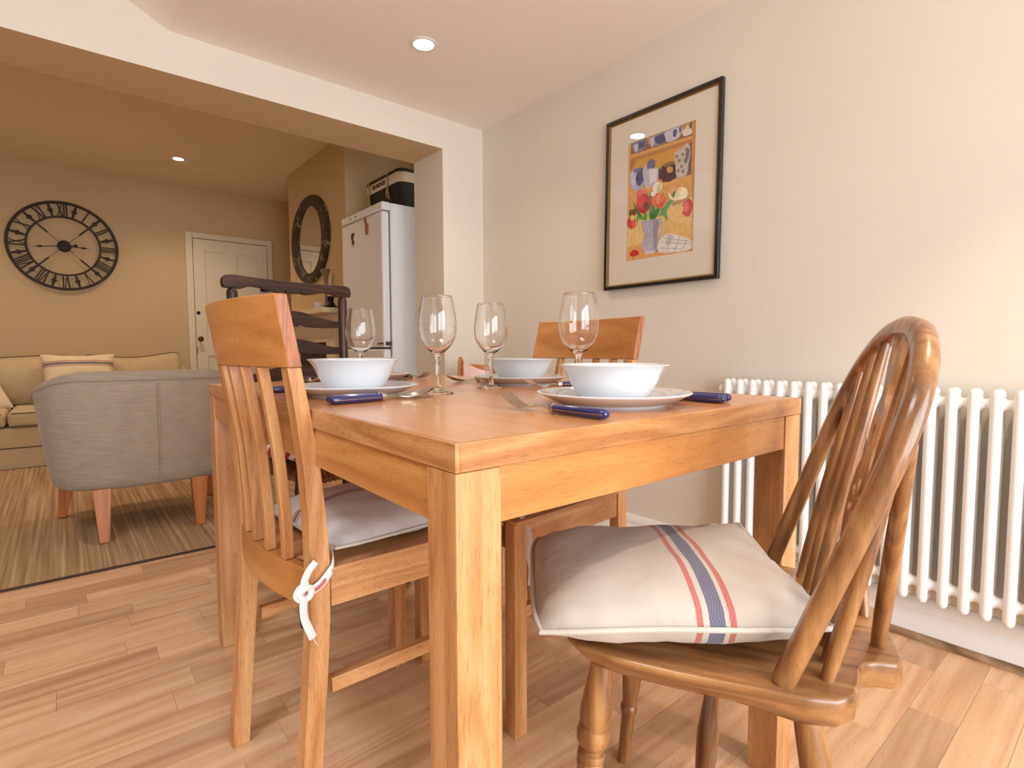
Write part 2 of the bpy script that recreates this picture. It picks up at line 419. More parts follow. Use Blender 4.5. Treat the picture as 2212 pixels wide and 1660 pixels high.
slopebar(sx0, sx0+0.06, sy0, sy1); slopebar(sx1-0.06, sx1, sy0, sy1); slopebar(sx0, sx1, sy0, sy0+0.06); slopebar(sx0, sx1, sy1-0.06, sy1)
wr = struct(m.build('window_2', WHITE, smooth=False), 'white framed roof window in the sloping ceiling')
m = MB(); a = [(sx0+0.06, sy0+0.06, zsl(sx0+0.06)+0.08), (sx1-0.06, sy0+0.06, zsl(sx1-0.06)+0.08), (sx1-0.06, sy1-0.06, zsl(sx1-0.06)+0.08), (sx0+0.06, sy1-0.06, zsl(sx0+0.06)+0.08)]
m.hexa(a, [(px, py, pz+0.005) for px, py, pz in a]); m.build('pane', PANE, wr, smooth=False)
# living room shell
struct(box('wall_far', -3.3, 2.5, YF, YF+0.12, 0, 2.7, PAINT_LAMPLIT), 'wall coloured tan for lamplight, behind the sofa with the clock and door')
struct(box('wall_living_left', -3.42, -3.3, YB+DB, YF, 0, 2.7, PAINT_LAMPLIT), 'plain wall coloured tan for lamplight')
m = MB(); m.box(XS, 2.5, YS0, YS1, 0, ZL)
struct(m.build('wall_chimney', PAINT_LAMPLIT, smooth=False), 'chimney breast coloured tan for lamplight, carrying the oval mirror')
struct(box('wall_alcove', 2.30, 2.42, YB+DB, YF, 0, 2.7, PAINT_LAMPLIT), 'alcove wall coloured tan for lamplight, behind the fridge')
struct(box('ceiling', -3.3, 2.5, YB+DB, YF, ZL, ZL+0.1, CEIL_LAMPLIT), 'living room ceiling coloured cream for lamplight, with a recessed downlight')

# --- skirting and bead
def skirting(name, pts_fn, y0, y1, h=0.123):
    prof = [(0, 0), (0.018, 0), (0.018, h*0.62), (0.014, h*0.66), (0.016, h*0.72), (0.015, h*0.82), (0.008, h*0.95), (0.004, h), (0, h)]
    m = MB(); m.prism(prof, y0, y1, pts_fn); return struct(m.build(name, WHITE, angle=50))
skirting('baseboard_right', lambda u, v, d: (XR-u, d, v), YN, YB)['label'] = 'white moulded skirting board along the right wall'
skirting('baseboard_back', lambda u, v, d: (d, YB-u, v), XO, XR-0.018)['label'] = 'white moulded skirting board on the narrow pier'
skirting('baseboard_far', lambda u, v, d: (d, YF-u, v), -3.3, 0.95)['label'] = 'white skirting board behind the sofa'
m = MB(); prof = [(0, 0), (0.017, 0), (0.0165, 0.006), (0.012, 0.0135), (0.006, 0.017), (0, 0.018)]
m.prism(prof, YN, YB-0.02, lambda u, v, d: (XR-0.018-u, d, v))
struct(m.build('trim_1', wood('bead', 'y'), angle=50), 'brown wooden bead along the foot of the skirting')

# --- door in the far wall
d0, d1, dz = 1.002, 1.834, 2.06
dr = struct(MB().box(d0, d0+0.062, YF-0.03, YF, 0, dz).box(d1-0.05, d1, YF-0.03, YF, 0, dz).box(d0+0.0625, d1-0.0505, YF-0.03, YF, dz-0.055, dz).build('door_1', DOORW, bevel=0.004), 'cream panelled door with brass knob')
lx0, lx1, lz1 = d0+0.066, d1-0.054, dz-0.062
m = MB(); st = 0.105
m.box(lx0, lx0+st, YF-0.026, YF, 0.008, lz1); m.box(lx1-st, lx1, YF-0.026, YF, 0.008, lz1)
mid = (lx0+lx1)/2
m.box(mid-0.05, mid+0.05, YF-0.026, YF, 0.008, lz1)
for z0, z1 in ((0.008, 0.2), (0.80, 0.955), (lz1-0.12, lz1)): m.box(lx0, lx1, YF-0.0255, YF, z0, z1)
m.build('door_leaf', DOORW, dr, bevel=0.003)
for (a, b) in ((lx0+st, mid-0.05), (mid+0.05, lx1-st)):
    for (z0, z1) in ((0.2, 0.80), (0.955, lz1-0.12)):
        box('door_panel', a, b, YF-0.014, YF, z0, z1, DOORW, dr)
kn = MB(); prof = [(0.004, 0), (0.020, 0.001), (0.020, 0.004), (0.009, 0.008), (0.009, 0.024), (0.022, 0.034), (0.027, 0.046), (0.023, 0.058), (0.010, 0.063), (0.0, 0.064)]
kn.lathe(prof, 0, 0, 20)
kn.v = [(x+1.100, YF-0.026-z, y_+0.974) for x, y_, z in kn.v]
kn.build('door_knob', BRASS, dr, label='round old brass door knob')
kn = MB(); kn.lathe([(0.0, 0), (0.017, 0), (0.017, 0.006), (0.012, 0.009), (0, 0.009)], 0, 0, 18); kn.v = [(x+1.095, YF-0.026-z, y_+1.244) for x, y_, z in kn.v]
kn.build('keyhole', BLACK, dr, label='dark round lock cylinder')
box('rim_lock', lx1-0.08, lx1-0.005, YF-0.05, YF-0.026, 1.50, 1.57, BLACK, dr, 0.003)
for z in (0.42, 0.86): box('hinge', lx0-0.006, lx0+0.008, YF-0.036, YF-0.028, z-0.03, z+0.03, BRASS, dr)

# --- recessed downlights
GLOW = emit('lamp_glow', (255,240,214), 28)
def downlight(x, y, z, power, label, r=0.042, ang=125, col=(1.0, 0.80, 0.60), blend=0.9):
    t = thing('downlight', label, 'downlight', (x, y, z), 0, 'recessed ceiling downlights')
    mb = MB(); mb.lathe([(r+0.012, 0), (r+0.012, -0.003), (r+0.004, -0.005), (r, -0.004), (r, 0)], 0, 0, 28, cap=False); mb.build('bezel', WHITE, t)
    mb = MB(); mb.lathe([(0.0, -0.0035), (r*0.96, -0.0035), (r*0.98, -0.001), (0.0, -0.001)], 0, 0, 24); mb.build('lamp_face', GLOW, t)
    l = bpy.data.lights.new('lamp', 'SPOT'); l.energy = power; l.color = col; l.spot_size = math.radians(ang); l.spot_blend = blend; l.shadow_soft_size = 0.03
    o = bpy.data.objects.new('lamp', l); COL.objects.link(o); o.parent = t; o.location = (0, 0, -0.012)
    return t
downlight(1.205, 2.015, ZC, 10, 'round recessed downlight in the flat dining ceiling near the opening')
downlight(1.205, -0.08, ZC, 24, 'round recessed downlight in the flat dining ceiling above the spindle-back chair', ang=88, blend=0.5)
downlight(0.848, 5.555, ZL, 28, 'round recessed downlight in the living room ceiling near the door', col=(1.0, 0.74, 0.47))
downlight(-0.75, 5.45, ZL, 28, 'unseen recessed downlight added in the living room ceiling above the sofa', col=(1.0, 0.74, 0.47))  # unseen lamp, added to brighten the living room
downlight(-0.75, 3.75, ZL, 22, 'unseen recessed downlight added in the living room ceiling away from the sofa', col=(1.0, 0.74, 0.47))  # another unseen lamp, added for warm fill
downlight(0.75, 3.95, ZL, 16, 'unseen recessed downlight added in the living room ceiling before the chimney breast', col=(1.0, 0.74, 0.47))  # out of sight too, added for ambient light

# ================================================================== dining table
TX, TY, TW, TL, PHI, HT, TK, LW = 0.3039, 0.4566, 0.8036, 1.2928, math.radians(-0.679), 0.76, 0.0313, 0.0593
tb = thing('dining_table', 'rectangular oak dining table with square legs laid with four place settings', 'table', (TX, TY, 0), PHI)
e = 0.006
box('tabletop', e, TW-e, e, TL-e, HT-TK, HT, wood('oak_top', 'y'), tb)
box('edge_lipping', 0, e, 0, TL, HT-TK, HT-0.0002, wood('oak', 'y'), tb, 0.0008)
box('edge_lipping', TW-e, TW, 0, TL, HT-TK, HT-0.0002, wood('oak', 'y'), tb, 0.0008)
box('edge_lipping', e, TW-e, 0, e, HT-TK, HT-0.0002, wood('oak', 'x'), tb, 0.0008)
box('edge_lipping', e, TW-e, TL-e, TL, HT-TK, HT-0.0002, wood('oak', 'x'), tb, 0.0008)
for ax in (0.001, TW-LW-0.001):
    for ay in (0.001, TL-LW-0.001):
        box('leg', ax, ax+LW, ay, ay+LW, 0, HT-TK-0.0008, wood('oak', 'z'), tb, 0.0015)
az0 = 0.665
ins = 0.004
box('apron', LW+0.0015, TW-LW-0.0015, ins, ins+0.02, az0, HT-TK-0.0008, wood('lam', 'x'), tb, 0.001)
box('apron', LW+0.0015, TW-LW-0.0015, TL-ins-0.02, TL-ins, az0, HT-TK-0.0008, wood('lam', 'x'), tb, 0.001)
box('apron', ins, ins+0.02, LW+0.0015, TL-LW-0.0015, az0, HT-TK-0.0008, wood('lam', 'y'), tb, 0.001)
box('apron', TW-ins-0.02, TW-ins, LW+0.0015, TL-LW-0.0015, az0, HT-TK-0.0008, wood('lam', 'y'), tb, 0.001)

# ================================================================== slat-back oak chairs
def slat_chair(label, loc, rz, rk=1.0):
    t = thing('slat_back_chair', label, 'chair', loc, rz, 'oak slat-back chairs')
    OK = lambda a: wood('oak', a)
    HW = 0.1925; PW, PD = 0.030, 0.034          # half outer width, post width, post depth
    bend = [(0, -0.034), (0.2, -0.018), (0.34, -0.006), (0.45, 0.0), (0.55, -0.002), (0.68, -0.012), (0.80, -0.030), (0.95, -0.056)]
    bend = [(z, y_*(rk if z > 0.46 else 1.0)) for z, y_ in bend]
    def yb(z): return interp(bend, z)
    SAG = 0.026
    def arc(x): return -SAG*(1-(x/HW)**2)      # bow of the back, bulging rearwards
    ZT, ZCR = 0.944, 0.828
    zs = [0, 0.1, 0.2, 0.3, 0.4, 0.5, 0.58, 0.66, 0.74, ZCR]
    for s in (-1, 1):
        rings = []
        for z in zs:
            pd = PD if z < 0.5 else PD-(z-0.5)*0.036
            x0, x1 = s*HW, s*(HW-PW)
            y0, y1 = yb(z)-pd/2, yb(z)+pd/2
            rings.append([(x0, y0, z), (x1, y0, z), (x1, y1, z), (x0, y1, z)])
        MB().loft(rings, True, True).build('rear_leg', OK('z'), t, bevel=0.0012)
    # crest rail, bowed
    rings = []; n = 14
    for k in range(n+1):
        x = -HW-0.003 + (2*HW+0.006)*k/n; y = arc(x)
        ya, yt = yb(ZCR)+y, yb(ZT)+y
        rings.append([(x, ya-0.011, ZCR+0.0004), (x, ya+0.011, ZCR+0.0004), (x, yt+0.010, ZT), (x, yt-0.010, ZT)])
    cm = MB().loft(rings, True, False); n4 = len(cm.v)
    cm.cur = 1; cm.face((0, 1, 2, 3)); cm.face((n4-1, n4-2, n4-3, n4-4)); cm.build('crest_rail', [wood('lam', 'x'), wood('endgrain', 'z')], t, bevel=0.002, angle=50)
    # bowed rear seat rail
    rings = []
    for k in range(n+1):
        x = -HW+PW + (2*HW-2*PW)*k/n; y = arc(x)*1.0
        rings.append([(x, y-0.011, 0.420), (x, y+0.011, 0.420), (x, y+0.011, 0.487), (x, y-0.011, 0.487)])
    MB().loft(rings, True, True).build('rear_rail', wood('lam', 'x'), t, bevel=0.001, angle=50)
    for xs in (-0.105, -0.037, 0.031, 0.099):
        rings = []
        for k in range(9):
            z = 0.4875 + (ZCR-0.4875)*k/8
            y = yb(z) + arc(xs); hw = 0.0085
            rings.append([(xs-hw, y-0.009, z), (xs+hw, y-0.009, z), (xs+hw, y+0.009, z), (xs-hw, y+0.009, z)])
        MB().loft(rings, True, True).build('slat', OK('z'), t, bevel=0.002)
    FY = 0.374; FW = 0.212
    for s in (-1, 1):
        MB().hexa([(s*FW, FY-0.017, 0), (s*(FW-0.034), FY-0.017, 0), (s*(FW-0.034), FY+0.017, 0), (s*FW, FY+0.017, 0)],
                  [(s*FW, FY-0.017, 0.478), (s*(FW-0.034), FY-0.017, 0.478), (s*(FW-0.034), FY+0.017, 0.478), (s*FW, FY+0.017, 0.478)]).build('front_leg', OK('z'), t, bevel=0.001)
        def side(z0, z1, th, name, off=0.003):
            a, b = (s*(HW-off), 0.0175), (s*(FW-off), FY-0.0175)
            c, d = (s*(FW-off-th), FY-0.0175), (s*(HW-off-th), 0.0175)
            MB().hexa([(*q, z0) for q in (a, b, c, d)], [(*q, z1) for q in (a, b, c, d)]).build(name, OK('y'), t, bevel=0.001)
        side(0.418, 0.478, 0.02, 'side_rail'); side(0.262, 0.288, 0.018, 'stretcher', 0.008)
    box('front_rail', -FW+0.035, FW-0.035, FY-0.012, FY+0.010, 0.418, 0.478, OK('x'), t, 0.001)
    # seat board, notched round the posts
    o2 = [(-HW+0.031, -0.004), (-0.10, -0.012), (0, -0.014), (0.10, -0.012), (HW-0.031, -0.004), (HW-0.031, 0.019), (HW+0.002, 0.019), (FW+0.004, FY+0.0175), (-FW-0.004, FY+0.0175), (-HW-0.002, 0.019), (-HW+0.031, 0.019)]
    MB().prism(o2, 0.4785, 0.487, lambda u, v, d: (u, v, d)).build('seat', wood('oak', 'y'), t, bevel=0.0015)
    return t
slat_chair('oak slat-back chair with a knotted cushion tie on its post, tucked in beside the armchair', (0.306, 1.076, 0), math.radians(-90+3.5))
slat_chair('oak slat-back chair pushed under the table from the radiator side', (1.114, 1.085, 0), math.radians(90+1.0), 1.45)

# ================================================================== spindle-back windsor chair
def turned(m, a, b, prof, n=18):
    """lathe between two points; prof: (t, r)"""
    a, b = Vector(a), Vector(b)
    m.tube([a+(b-a)*t for t, r in prof], [r for t, r in prof], n)
    return m
WZ = 0.46
wc = thing('windsor_chair', 'brown wheel-back chair with hooped back, striped cushion on its seat', 'chair', (0.8056, 0.3543, 0), math.radians(27.2))
def elm(a): return wood('elm', a)
half = [(0.0, -0.145), (0.05, -0.146), (0.078, -0.143), (0.090, -0.132), (0.092, -0.115), (0.100, -0.100), (0.115, -0.090), (0.15, -0.084), (0.18, -0.075), (0.198, -0.055), (0.206, -0.02), (0.211, 0.05), (0.213, 0.12), (0.211, 0.19), (0.203, 0.24), (0.18, 0.268), (0.13, 0.281), (0.06, 0.286), (0.0, 0.287)]
outl = half + [(-x, y) for x, y in half[-2:0:-1]]
def seat_ring(z, k, kf=None):
    r = []
    for x, y in outl:
        f = kf if (kf is not None and y > -0.02) else k
        r.append((x*f, 0.08+(y-0.08)*f, z))
    return r
MB().loft([seat_ring(WZ-0.034, 0.985, 0.90), seat_ring(WZ-0.028, 0.998, 0.93), seat_ring(WZ-0.012, 1.0, 0.985), seat_ring(WZ-0.005, 1.0, 1.0), seat_ring(WZ-0.001, 0.993, 0.993), seat_ring(WZ, 0.98, 0.98)]).build('seat', elm('y'), wc, angle=60)
# hoop: two stiles and the bow in one bent piece
RK, HH = 0.1498, 0.4250
def hoop_pt(s, h):        # s across, h up 0..1 ; leaning back
    return (s, -RK*h, WZ+HH*h)
HS = 0.615
prof_h = [(HS*k/6.0, 0.1852+(0.1989-0.1852)*math.sin(k/6.0*PI/2)) for k in range(6)]
for k in range(11):
    a_ = PI/2*k/10; prof_h.append((HS+(1-HS)*math.sin(a_)**(2/2.24), 0.1989*max(0.0, math.cos(a_))**(2/2.24)))
hp = [hoop_pt(-x, h) for h, x in prof_h] + [hoop_pt(x, h) for h, x in prof_h[-2::-1]]
hp = smoothpath(hp, 4)
tl = Vector((0, -RK, HH)).normalized(); nb = Vector((0, -HH, -RK)).normalized()   # normal of the hoop plane (backwards)
rings = []
for i, q in enumerate(hp):
    a = hp[max(i-1, 0)]; c = hp[min(i+1, len(hp)-1)]; tg = (c-a).normalized()
    out = nb.cross(tg).normalized()
    hgt = min(1, max(0, (q.z-WZ)/HH)); wd = 0.0105+0.0025*hgt; dp = 0.0120
    # outward must point away from the centre
    ce = Vector((0, -RK*0.5, WZ+HH*0.5))
    if out.dot(q-ce) < 0 : out = -out
    pr = [(-1, -0.75), (-0.75, -1), (0.45, -1), (0.9, -0.62), (1, 0), (0.9, 0.62), (0.45, 1), (-0.75, 1), (-1, 0.75)]
    rings.append([q + out*(u*wd) + nb*(v*dp) for u, v in pr])
MB().loft(rings).build('hoop', elm('z'), wc, angle=50)
# bead line scribed round the outside of the hoop
# spindles, each from the seat into the hoop
def hoop_x_h(x):          # height fraction where the hoop is at |x|, upper branch
    for (h0, x0), (h1, x1) in zip(prof_h[6:], prof_h[7:]):
        if x1 <= x <= x0: return h0+(h1-h0)*(x0-x)/(x0-x1)
    return 1
for xs, xt in ((-0.158, -0.160), (-0.115, -0.120), (-0.073, -0.080), (0.073, 0.080), (0.115, 0.120), (0.158, 0.160)):
    h = hoop_x_h(abs(xt))-0.02
    a = Vector((xs, -0.048-0.020*(1-abs(xs)/0.16), WZ-0.004)); b = Vector(hoop_pt(xt, h))
    m = MB(); turned(m, a, b, [(0, 0.0075), (0.15, 0.0095), (0.4, 0.0105), (0.7, 0.0090), (1, 0.0072)], 12); m.build('spindle', elm('z'), wc)
# bracing sticks from the tail of the seat up to the hoop
for s in (-1, 1):
    a = Vector((s*0.044, -0.122, WZ-0.004)); b = Vector(hoop_pt(s*0.186, 0.70)) + nb*0.010
    m = MB(); turned(m, a, b, [(0, 0.0088), (0.2, 0.0100), (0.6, 0.0098), (1, 0.0078)], 12); m.build('bracing_stick', elm('z'), wc)
# pierced wheel splat
def petal(cx, cy, ang, ln, wd):
    p = []
    for k in range(14):
        a = 2*PI*k/14; u = 0.5-0.5*math.cos(a); r = wd*math.sin(a)*(0.45+0.75*u)
        x, y = u*ln, r
        p.append((cx + x*math.cos(ang)-y*math.sin(ang), cy + x*math.sin(ang)+y*math.cos(ang)))
    return p
SLN = 0.425
side_ = [(0.021, 0.0), (0.021, 0.04), (0.018, 0.085), (0.024, 0.12), (0.040, 0.148), (0.047, 0.185), (0.040, 0.222), (0.026, 0.245), (0.022, 0.268), (0.026, 0.295), (0.022, 0.318), (0.013, 0.332), (0.012, 0.346), (0.018, 0.362), (0.025, 0.385), (0.028, SLN-0.005), (0.028, SLN)]
so = sm2([(x, y) for x, y in side_], 3, False); so = so + [(-x, y) for x, y in so[::-1]]
holes = []
for k in range(6):
    a = PI/6 + k*PI/3
    holes.append(petal(0.010*math.cos(a), 0.185+0.010*math.sin(a), a, 0.026, 0.0088))
holes.append(petal(0, 0.262, PI/2, 0.034, 0.007)); holes.append([(-0.009, 0.418), (-0.010, 0.395), (-0.006, 0.380), (0, 0.374), (0.006, 0.380), (0.010, 0.395), (0.009, 0.418)]); holes.append(petal(0, 0.118, -PI/2, 0.034, 0.007)[::-1])
up_ = Vector((0, -RK+0.066, HH)).normalized()
mt = Matrix(((1, up_.x, 0, 0), (0, up_.y, -up_.z, -0.066), (0, up_.z, up_.y, WZ), (0, 0, 0, 1)))
flat2d('splat', [so]+holes, 0.009, wood('elm', 'z'), wc, mtx=mt)
# splat fork at the top and legs
def leg_plain(a, b):
    m = MB(); turned(m, a, b, [(0, 0.0135), (0.1, 0.0165), (0.3, 0.0205), (0.5, 0.0185), (0.53, 0.0178), (0.545, 0.0205), (0.575, 0.0205), (0.59, 0.0170), (0.8, 0.0155), (1, 0.0140)], 20); return m
def leg_vase(a, b):
    pv_ = [(0, 0.0145), (0.06, 0.0165), (0.16, 0.0218), (0.195, 0.0222), (0.212, 0.0195), (0.218, 0.0190), (0.222, 0.0215), (0.245, 0.0236), (0.27, 0.0226), (0.288, 0.0172), (0.294, 0.0152), (0.302, 0.0152), (0.306, 0.0186), (0.322, 0.0196), (0.332, 0.0176), (0.338, 0.0188), (0.352, 0.0184), (0.362, 0.0172), (0.42, 0.0190), (0.50, 0.0205), (0.60, 0.0172), (0.69, 0.0135), (0.70, 0.0165), (0.725, 0.0165), (0.735, 0.0135), (0.9, 0.0132), (1, 0.0125)]
    m = MB(); turned(m, a, b, pv_, 22); return m
LG = {}
for nm, fn, tp, ft in (('FL', leg_vase, (-0.165, 0.222), (-0.200, 0.262)), ('FR', leg_vase, (0.165, 0.222), (0.200, 0.262)), ('RL', leg_plain, (-0.140, -0.025), (-0.180, -0.105)), ('RR', leg_plain, (0.140, -0.025), (0.180, -0.105))):
    a, b = Vector((*tp, WZ-0.030)), Vector((*ft, 0.0)); LG[nm] = (a, b)
    fn(a, b).build('leg', elm('z'), wc)
def on(nm, t): a, b = LG[nm]; return a+(b-a)*t
str_prof = [(0, 0.0075), (0.12, 0.011), (0.35, 0.0150), (0.5, 0.0170), (0.65, 0.0150), (0.88, 0.011), (1, 0.0075)]
mids = []
for f, r in (('FL', 'RL'), ('FR', 'RR')):
    a, b = on(f, 0.43), on(r, 0.43); mids.append((a+b)/2)
    m = MB(); turned(m, a, b, str_prof, 16); m.build('stretcher', elm('y'), wc)
m = MB(); turned(m, mids[0], mids[1], str_prof, 16); m.build('stretcher', elm('x'), wc)

# ================================================================== cushions
RED, NAVY = (176,66,58), (58,64,98)
def pillow(name, label, A, B, T, mat, loc, rot, pipemat=None, flat=0.45, seed=1, pinch=0.06, n=26, cat='cushion', group=None, pipe_r=0.0036, warp=None):
    rnd = random.Random(seed); ph = [rnd.uniform(0, 6.28) for _ in range(8)]
    t = thing(name, label, cat, loc, 0, group); t.rotation_euler = rot
    def xy(u, v):
        x = A*u*(1-pinch*(1-v*v))*(1-0.07*v**4); y = B*v*(1-pinch*(1-u*u))*(1-0.07*u**4); return x, y
    def wr(u, v): return warp(u, v) if warp else 0
    mb = MB(); idx = {}
    def prof(u, v): return (max(0, 1-abs(u)**3.0)*max(0, 1-abs(v)**3.0))**0.5
    for sgn in (1, -1):
        for i in range(n+1):
            for j in range(n+1):
                u = -1+2*i/n; v = -1+2*j/n
                u = math.copysign(abs(u)**0.85, u); v = math.copysign(abs(v)**0.85, v)
                edge = i in (0, n) or j in (0, n)
                if edge and sgn == -1: idx[(sgn, i, j)] = idx[(1, i, j)]; continue
                x, y = xy(u, v)
                f = prof(u, v)
                e_ = 1-min(1, (1-max(abs(u), abs(v)))*3)
                wk = 0.0022*math.sin(u*9+ph[0]+2*v)*math.cos(v*8+ph[1]) + 0.0016*math.sin(26*v+ph[2])*e_*(abs(u) > abs(v)) + 0.0016*math.sin(26*u+ph[3])*e_*(abs(v) >= abs(u))
                z = sgn*T*(1 if sgn > 0 else flat)*f + wk*(f > 0)*(1 if sgn > 0 else 0.6)
                idx[(sgn, i, j)] = len(mb.v); mb.v.append((x, y, z+wr(u, v)))
        for i in range(n):
            for j in range(n):
                q = [idx[(sgn, i, j)], idx[(sgn, i+1, j)], idx[(sgn, i+1, j+1)], idx[(sgn, i, j+1)]]
                mb.face(q if sgn > 0 else q[::-1], True)
    mb.build('cover', mat, t, angle=80)
    if pipemat:
        pts = []
        K = 16
        for (f, g) in (((-1, -1), (1, -1)), ((1, -1), (1, 1)), ((1, 1), (-1, 1)), ((-1, 1), (-1, -1))):
            for k in range(K):
                u = f[0]+(g[0]-f[0])*k/K; v = f[1]+(g[1]-f[1])*k/K; x, y = xy(u, v); pts.append((x*1.006, y*1.006, wr(u, v)))
        m = MB(); m.tube(pts, pipe_r, 8, closed=True); m.build('piping', pipemat, t)
    return t
LINEN = (184,172,160)
def stripe5(c0, k=1.0): return [(c0-0.0245*k, c0-0.0165*k, RED), (c0-0.0105*k, c0+0.0105*k, NAVY), (c0+0.0165*k, c0+0.0245*k, RED)]
PIPE = fabric('piping_cotton', (192,184,172), weave=400)
# cushion on the windsor chair
C1 = fabric('linen_stripe_windsor', LINEN, stripe5(0.036), 'x', (-0.25, 0.25), 620)
th = math.radians(-41.6)
pillow('seat_cushion', 'plump linen cushion with red and blue stripes on the wheel-back chair', 0.194, 0.166, 0.047, C1, (0.6875, 0.480, WZ+0.050), (0, 0, th), PIPE, 1.05, 3, 0.02,
       warp=lambda u, v: 0.030*(max(0, v)*max(0, u))**2 - 0.010*(max(0, -u)*max(0, -v))**2)
# cushion on the chair by the armchair, with its knotted tie
C2 = fabric('linen_stripe_chair', (206,200,196), stripe5(0.02, 0.55), 'y', (-0.25, 0.25), 620)
def chair_cushion(label, loc, rz, mat, seed):
    return pillow('seat_cushion', label, 0.185, 0.18, 0.042, mat, loc, (0, 0, rz), PIPE, 0.5, seed, 0.05, pipe_r=0.0032)
c2 = chair_cushion('grey linen cushion with fine stripes, tied to the oak chair beside the armchair', (0.517, 1.085, 0.4875+0.0225), math.radians(3), C2, 5)
c3 = chair_cushion('grey linen cushion with fine stripes on the oak chair at the radiator side', (0.925, 1.09, 0.4875+0.0225), math.radians(181), C2, 9)
TAPE = fabric('tie_tape', (232,226,222), [(-0.1+0.0, -0.099, RED)], 'x', (-0.25, 0.25), 500)
TAPER = fabric('tie_tape_red', (190,110,108), None, 'x', (-0.25, 0.25), 500)
def ribbon(pts, w, th_, up):
    m = MB(); m.tube(smoothpath(pts, 5), w, 8, ry=th_, up=up); return m
def local_of(o, pts):
    mi = Matrix.Translation(o.location) @ o.rotation_euler.to_matrix().to_4x4(); mi = mi.inverted()
    return [mi @ Vector(p) for p in pts]
# near post of the chair: x 0.285..0.325, near face y 0.885 ; tie wraps it just above the seat
tp = [(0.350, 0.925, 0.505), (0.343, 0.898, 0.500), (0.334, 0.880, 0.488), (0.316, 0.876, 0.470), (0.300, 0.876, 0.462), (0.285, 0.878, 0.464)]
ribbon(local_of(c2, tp), 0.0075, 0.0022, (0, 0, 1)).build('tie', TAPE, c2, label='white cotton cushion tie')
kn = [(0.292, 0.874, 0.474), (0.279, 0.872, 0.472), (0.273, 0.874, 0.460), (0.281, 0.872, 0.451), (0.293, 0.871, 0.455), (0.296, 0.872, 0.467), (0.286, 0.869, 0.470), (0.277, 0.870, 0.462), (0.283, 0.868, 0.452)]
ribbon(local_of(c2, [(x_, y_-0.0021, z_-0.001) for x_, y_, z_ in tp[2:]]), 0.0034, 0.0006, (0, 0, 1)).build('tie_stripe', TAPER, c2, label='red woven stripe on the cushion tie')
m = MB(); m.tube(smoothpath(local_of(c2, kn), 5), 0.0055, 10, ry=0.0045); m.build('knot', TAPE, c2)
ribbon(local_of(c2, [(0.284, 0.870, 0.468), (0.285, 0.868, 0.484), (0.292, 0.866, 0.500), (0.303, 0.866, 0.511)]), 0.0062, 0.002, (0.7, 0, -0.7)).build('tie_end', TAPE, c2)
ribbon(local_of(c2, [(0.283, 0.868, 0.456), (0.281, 0.866, 0.438), (0.283, 0.866, 0.420), (0.289, 0.865, 0.402), (0.295, 0.866, 0.386)]), 0.0065, 0.002, (0.9, 0, 0.2)).build('tie_end', TAPE, c2)
ribbon(local_of(c2, [(0.2950, 0.8645, 0.386), (0.298, 0.8645, 0.378), (0.302, 0.8645, 0.372)]), 0.0006, 0.0006, (1, 0, 0)).build('loose_thread', TAPE, c2)
ribbon(local_of(c3, [(0.760, 0.915, 0.500), (0.758, 0.886, 0.494), (0.764, 0.872, 0.470), (0.772, 0.870, 0.440), (0.770, 0.870, 0.405), (0.778, 0.871, 0.370), (0.774, 0.871, 0.335)]), 0.008, 0.0022, (1, 0, 0.1)).build('tie_end', fabric('tie_grey', (190,176,166)), c3)

# ================================================================== dark ladder-back chair at the far end
lc = thing('ladder_back_chair', 'dark stained ladder-back chair with a rush seat at the head of the table', 'chair', (0.664, 2.078, 0), math.radians(11.7+180))
DK = lambda a: wood('dark', a)
HWL = 0.2165
for s in (-1, 1):
    m = MB(); a, b = Vector((s*HWL*0.94, 0.02, 0)), Vector((s*HWL, 0.0, 1.066))
    turned(m, a, b, [(0, 0.012), (0.1, 0.016), (0.5, 0.0175), (0.985, 0.0175), (0.995, 0.0155), (1.0, 0.011)], 16); m.build('back_post', DK('z'), lc)
    m = MB(); turned(m, (s*0.205, 0.385, 0), (s*0.205, 0.385, 0.475), [(0, 0.012), (0.1, 0.017), (0.9, 0.0185), (1, 0.015)], 16); m.build('front_leg', DK('z'), lc)
    for z in (0.16, 0.28):
        m = MB(); turned(m, (s*HWL*0.95, 0.018, z), (s*0.205, 0.385, z), [(0, 0.007), (0.5, 0.0105), (1, 0.007)], 12); m.build('stretcher', DK('y'), lc)
m = MB(); turned(m, (-0.205, 0.385, 0.22), (0.205, 0.385, 0.22), [(0, 0.008), (0.4, 0.012), (0.5, 0.018), (0.6, 0.012), (1, 0.008)], 14); m.build('stretcher', DK('x'), lc)
top_r = [(-0.246, 1.069), (-0.235, 1.067), (-0.19, 1.067), (-0.172, 1.074), (-0.15, 1.079), (-0.12, 1.077), (-0.085, 1.068), (-0.055, 1.064), (-0.034, 1.069), (-0.028, 1.074), (-0.024, 1.070), (-0.026, 1.066)]
top_r2 = [(0.026, 1.066), (0.024, 1.070), (0.028, 1.074), (0.034, 1.069), (0.055, 1.064), (0.085, 1.068), (0.12, 1.077), (0.15, 1.079), (0.172, 1.074), (0.19, 1.067), (0.235, 1.067), (0.246, 1.069),
          (0.250, 1.085), (0.247, 1.100), (0.236, 1.110), (0.215, 1.113), (0.15, 1.110), (0.06, 1.108), (-0.06, 1.108), (-0.15, 1.110), (-0.215, 1.113), (-0.236, 1.110), (-0.247, 1.100), (-0.250, 1.085)]
MB().prism(top_r+top_r2, -0.012, 0.012, lambda u, v, d: (u, d, v)).build('top_rail', DK('x'), lc, bevel=0.004, seg=3, angle=50)
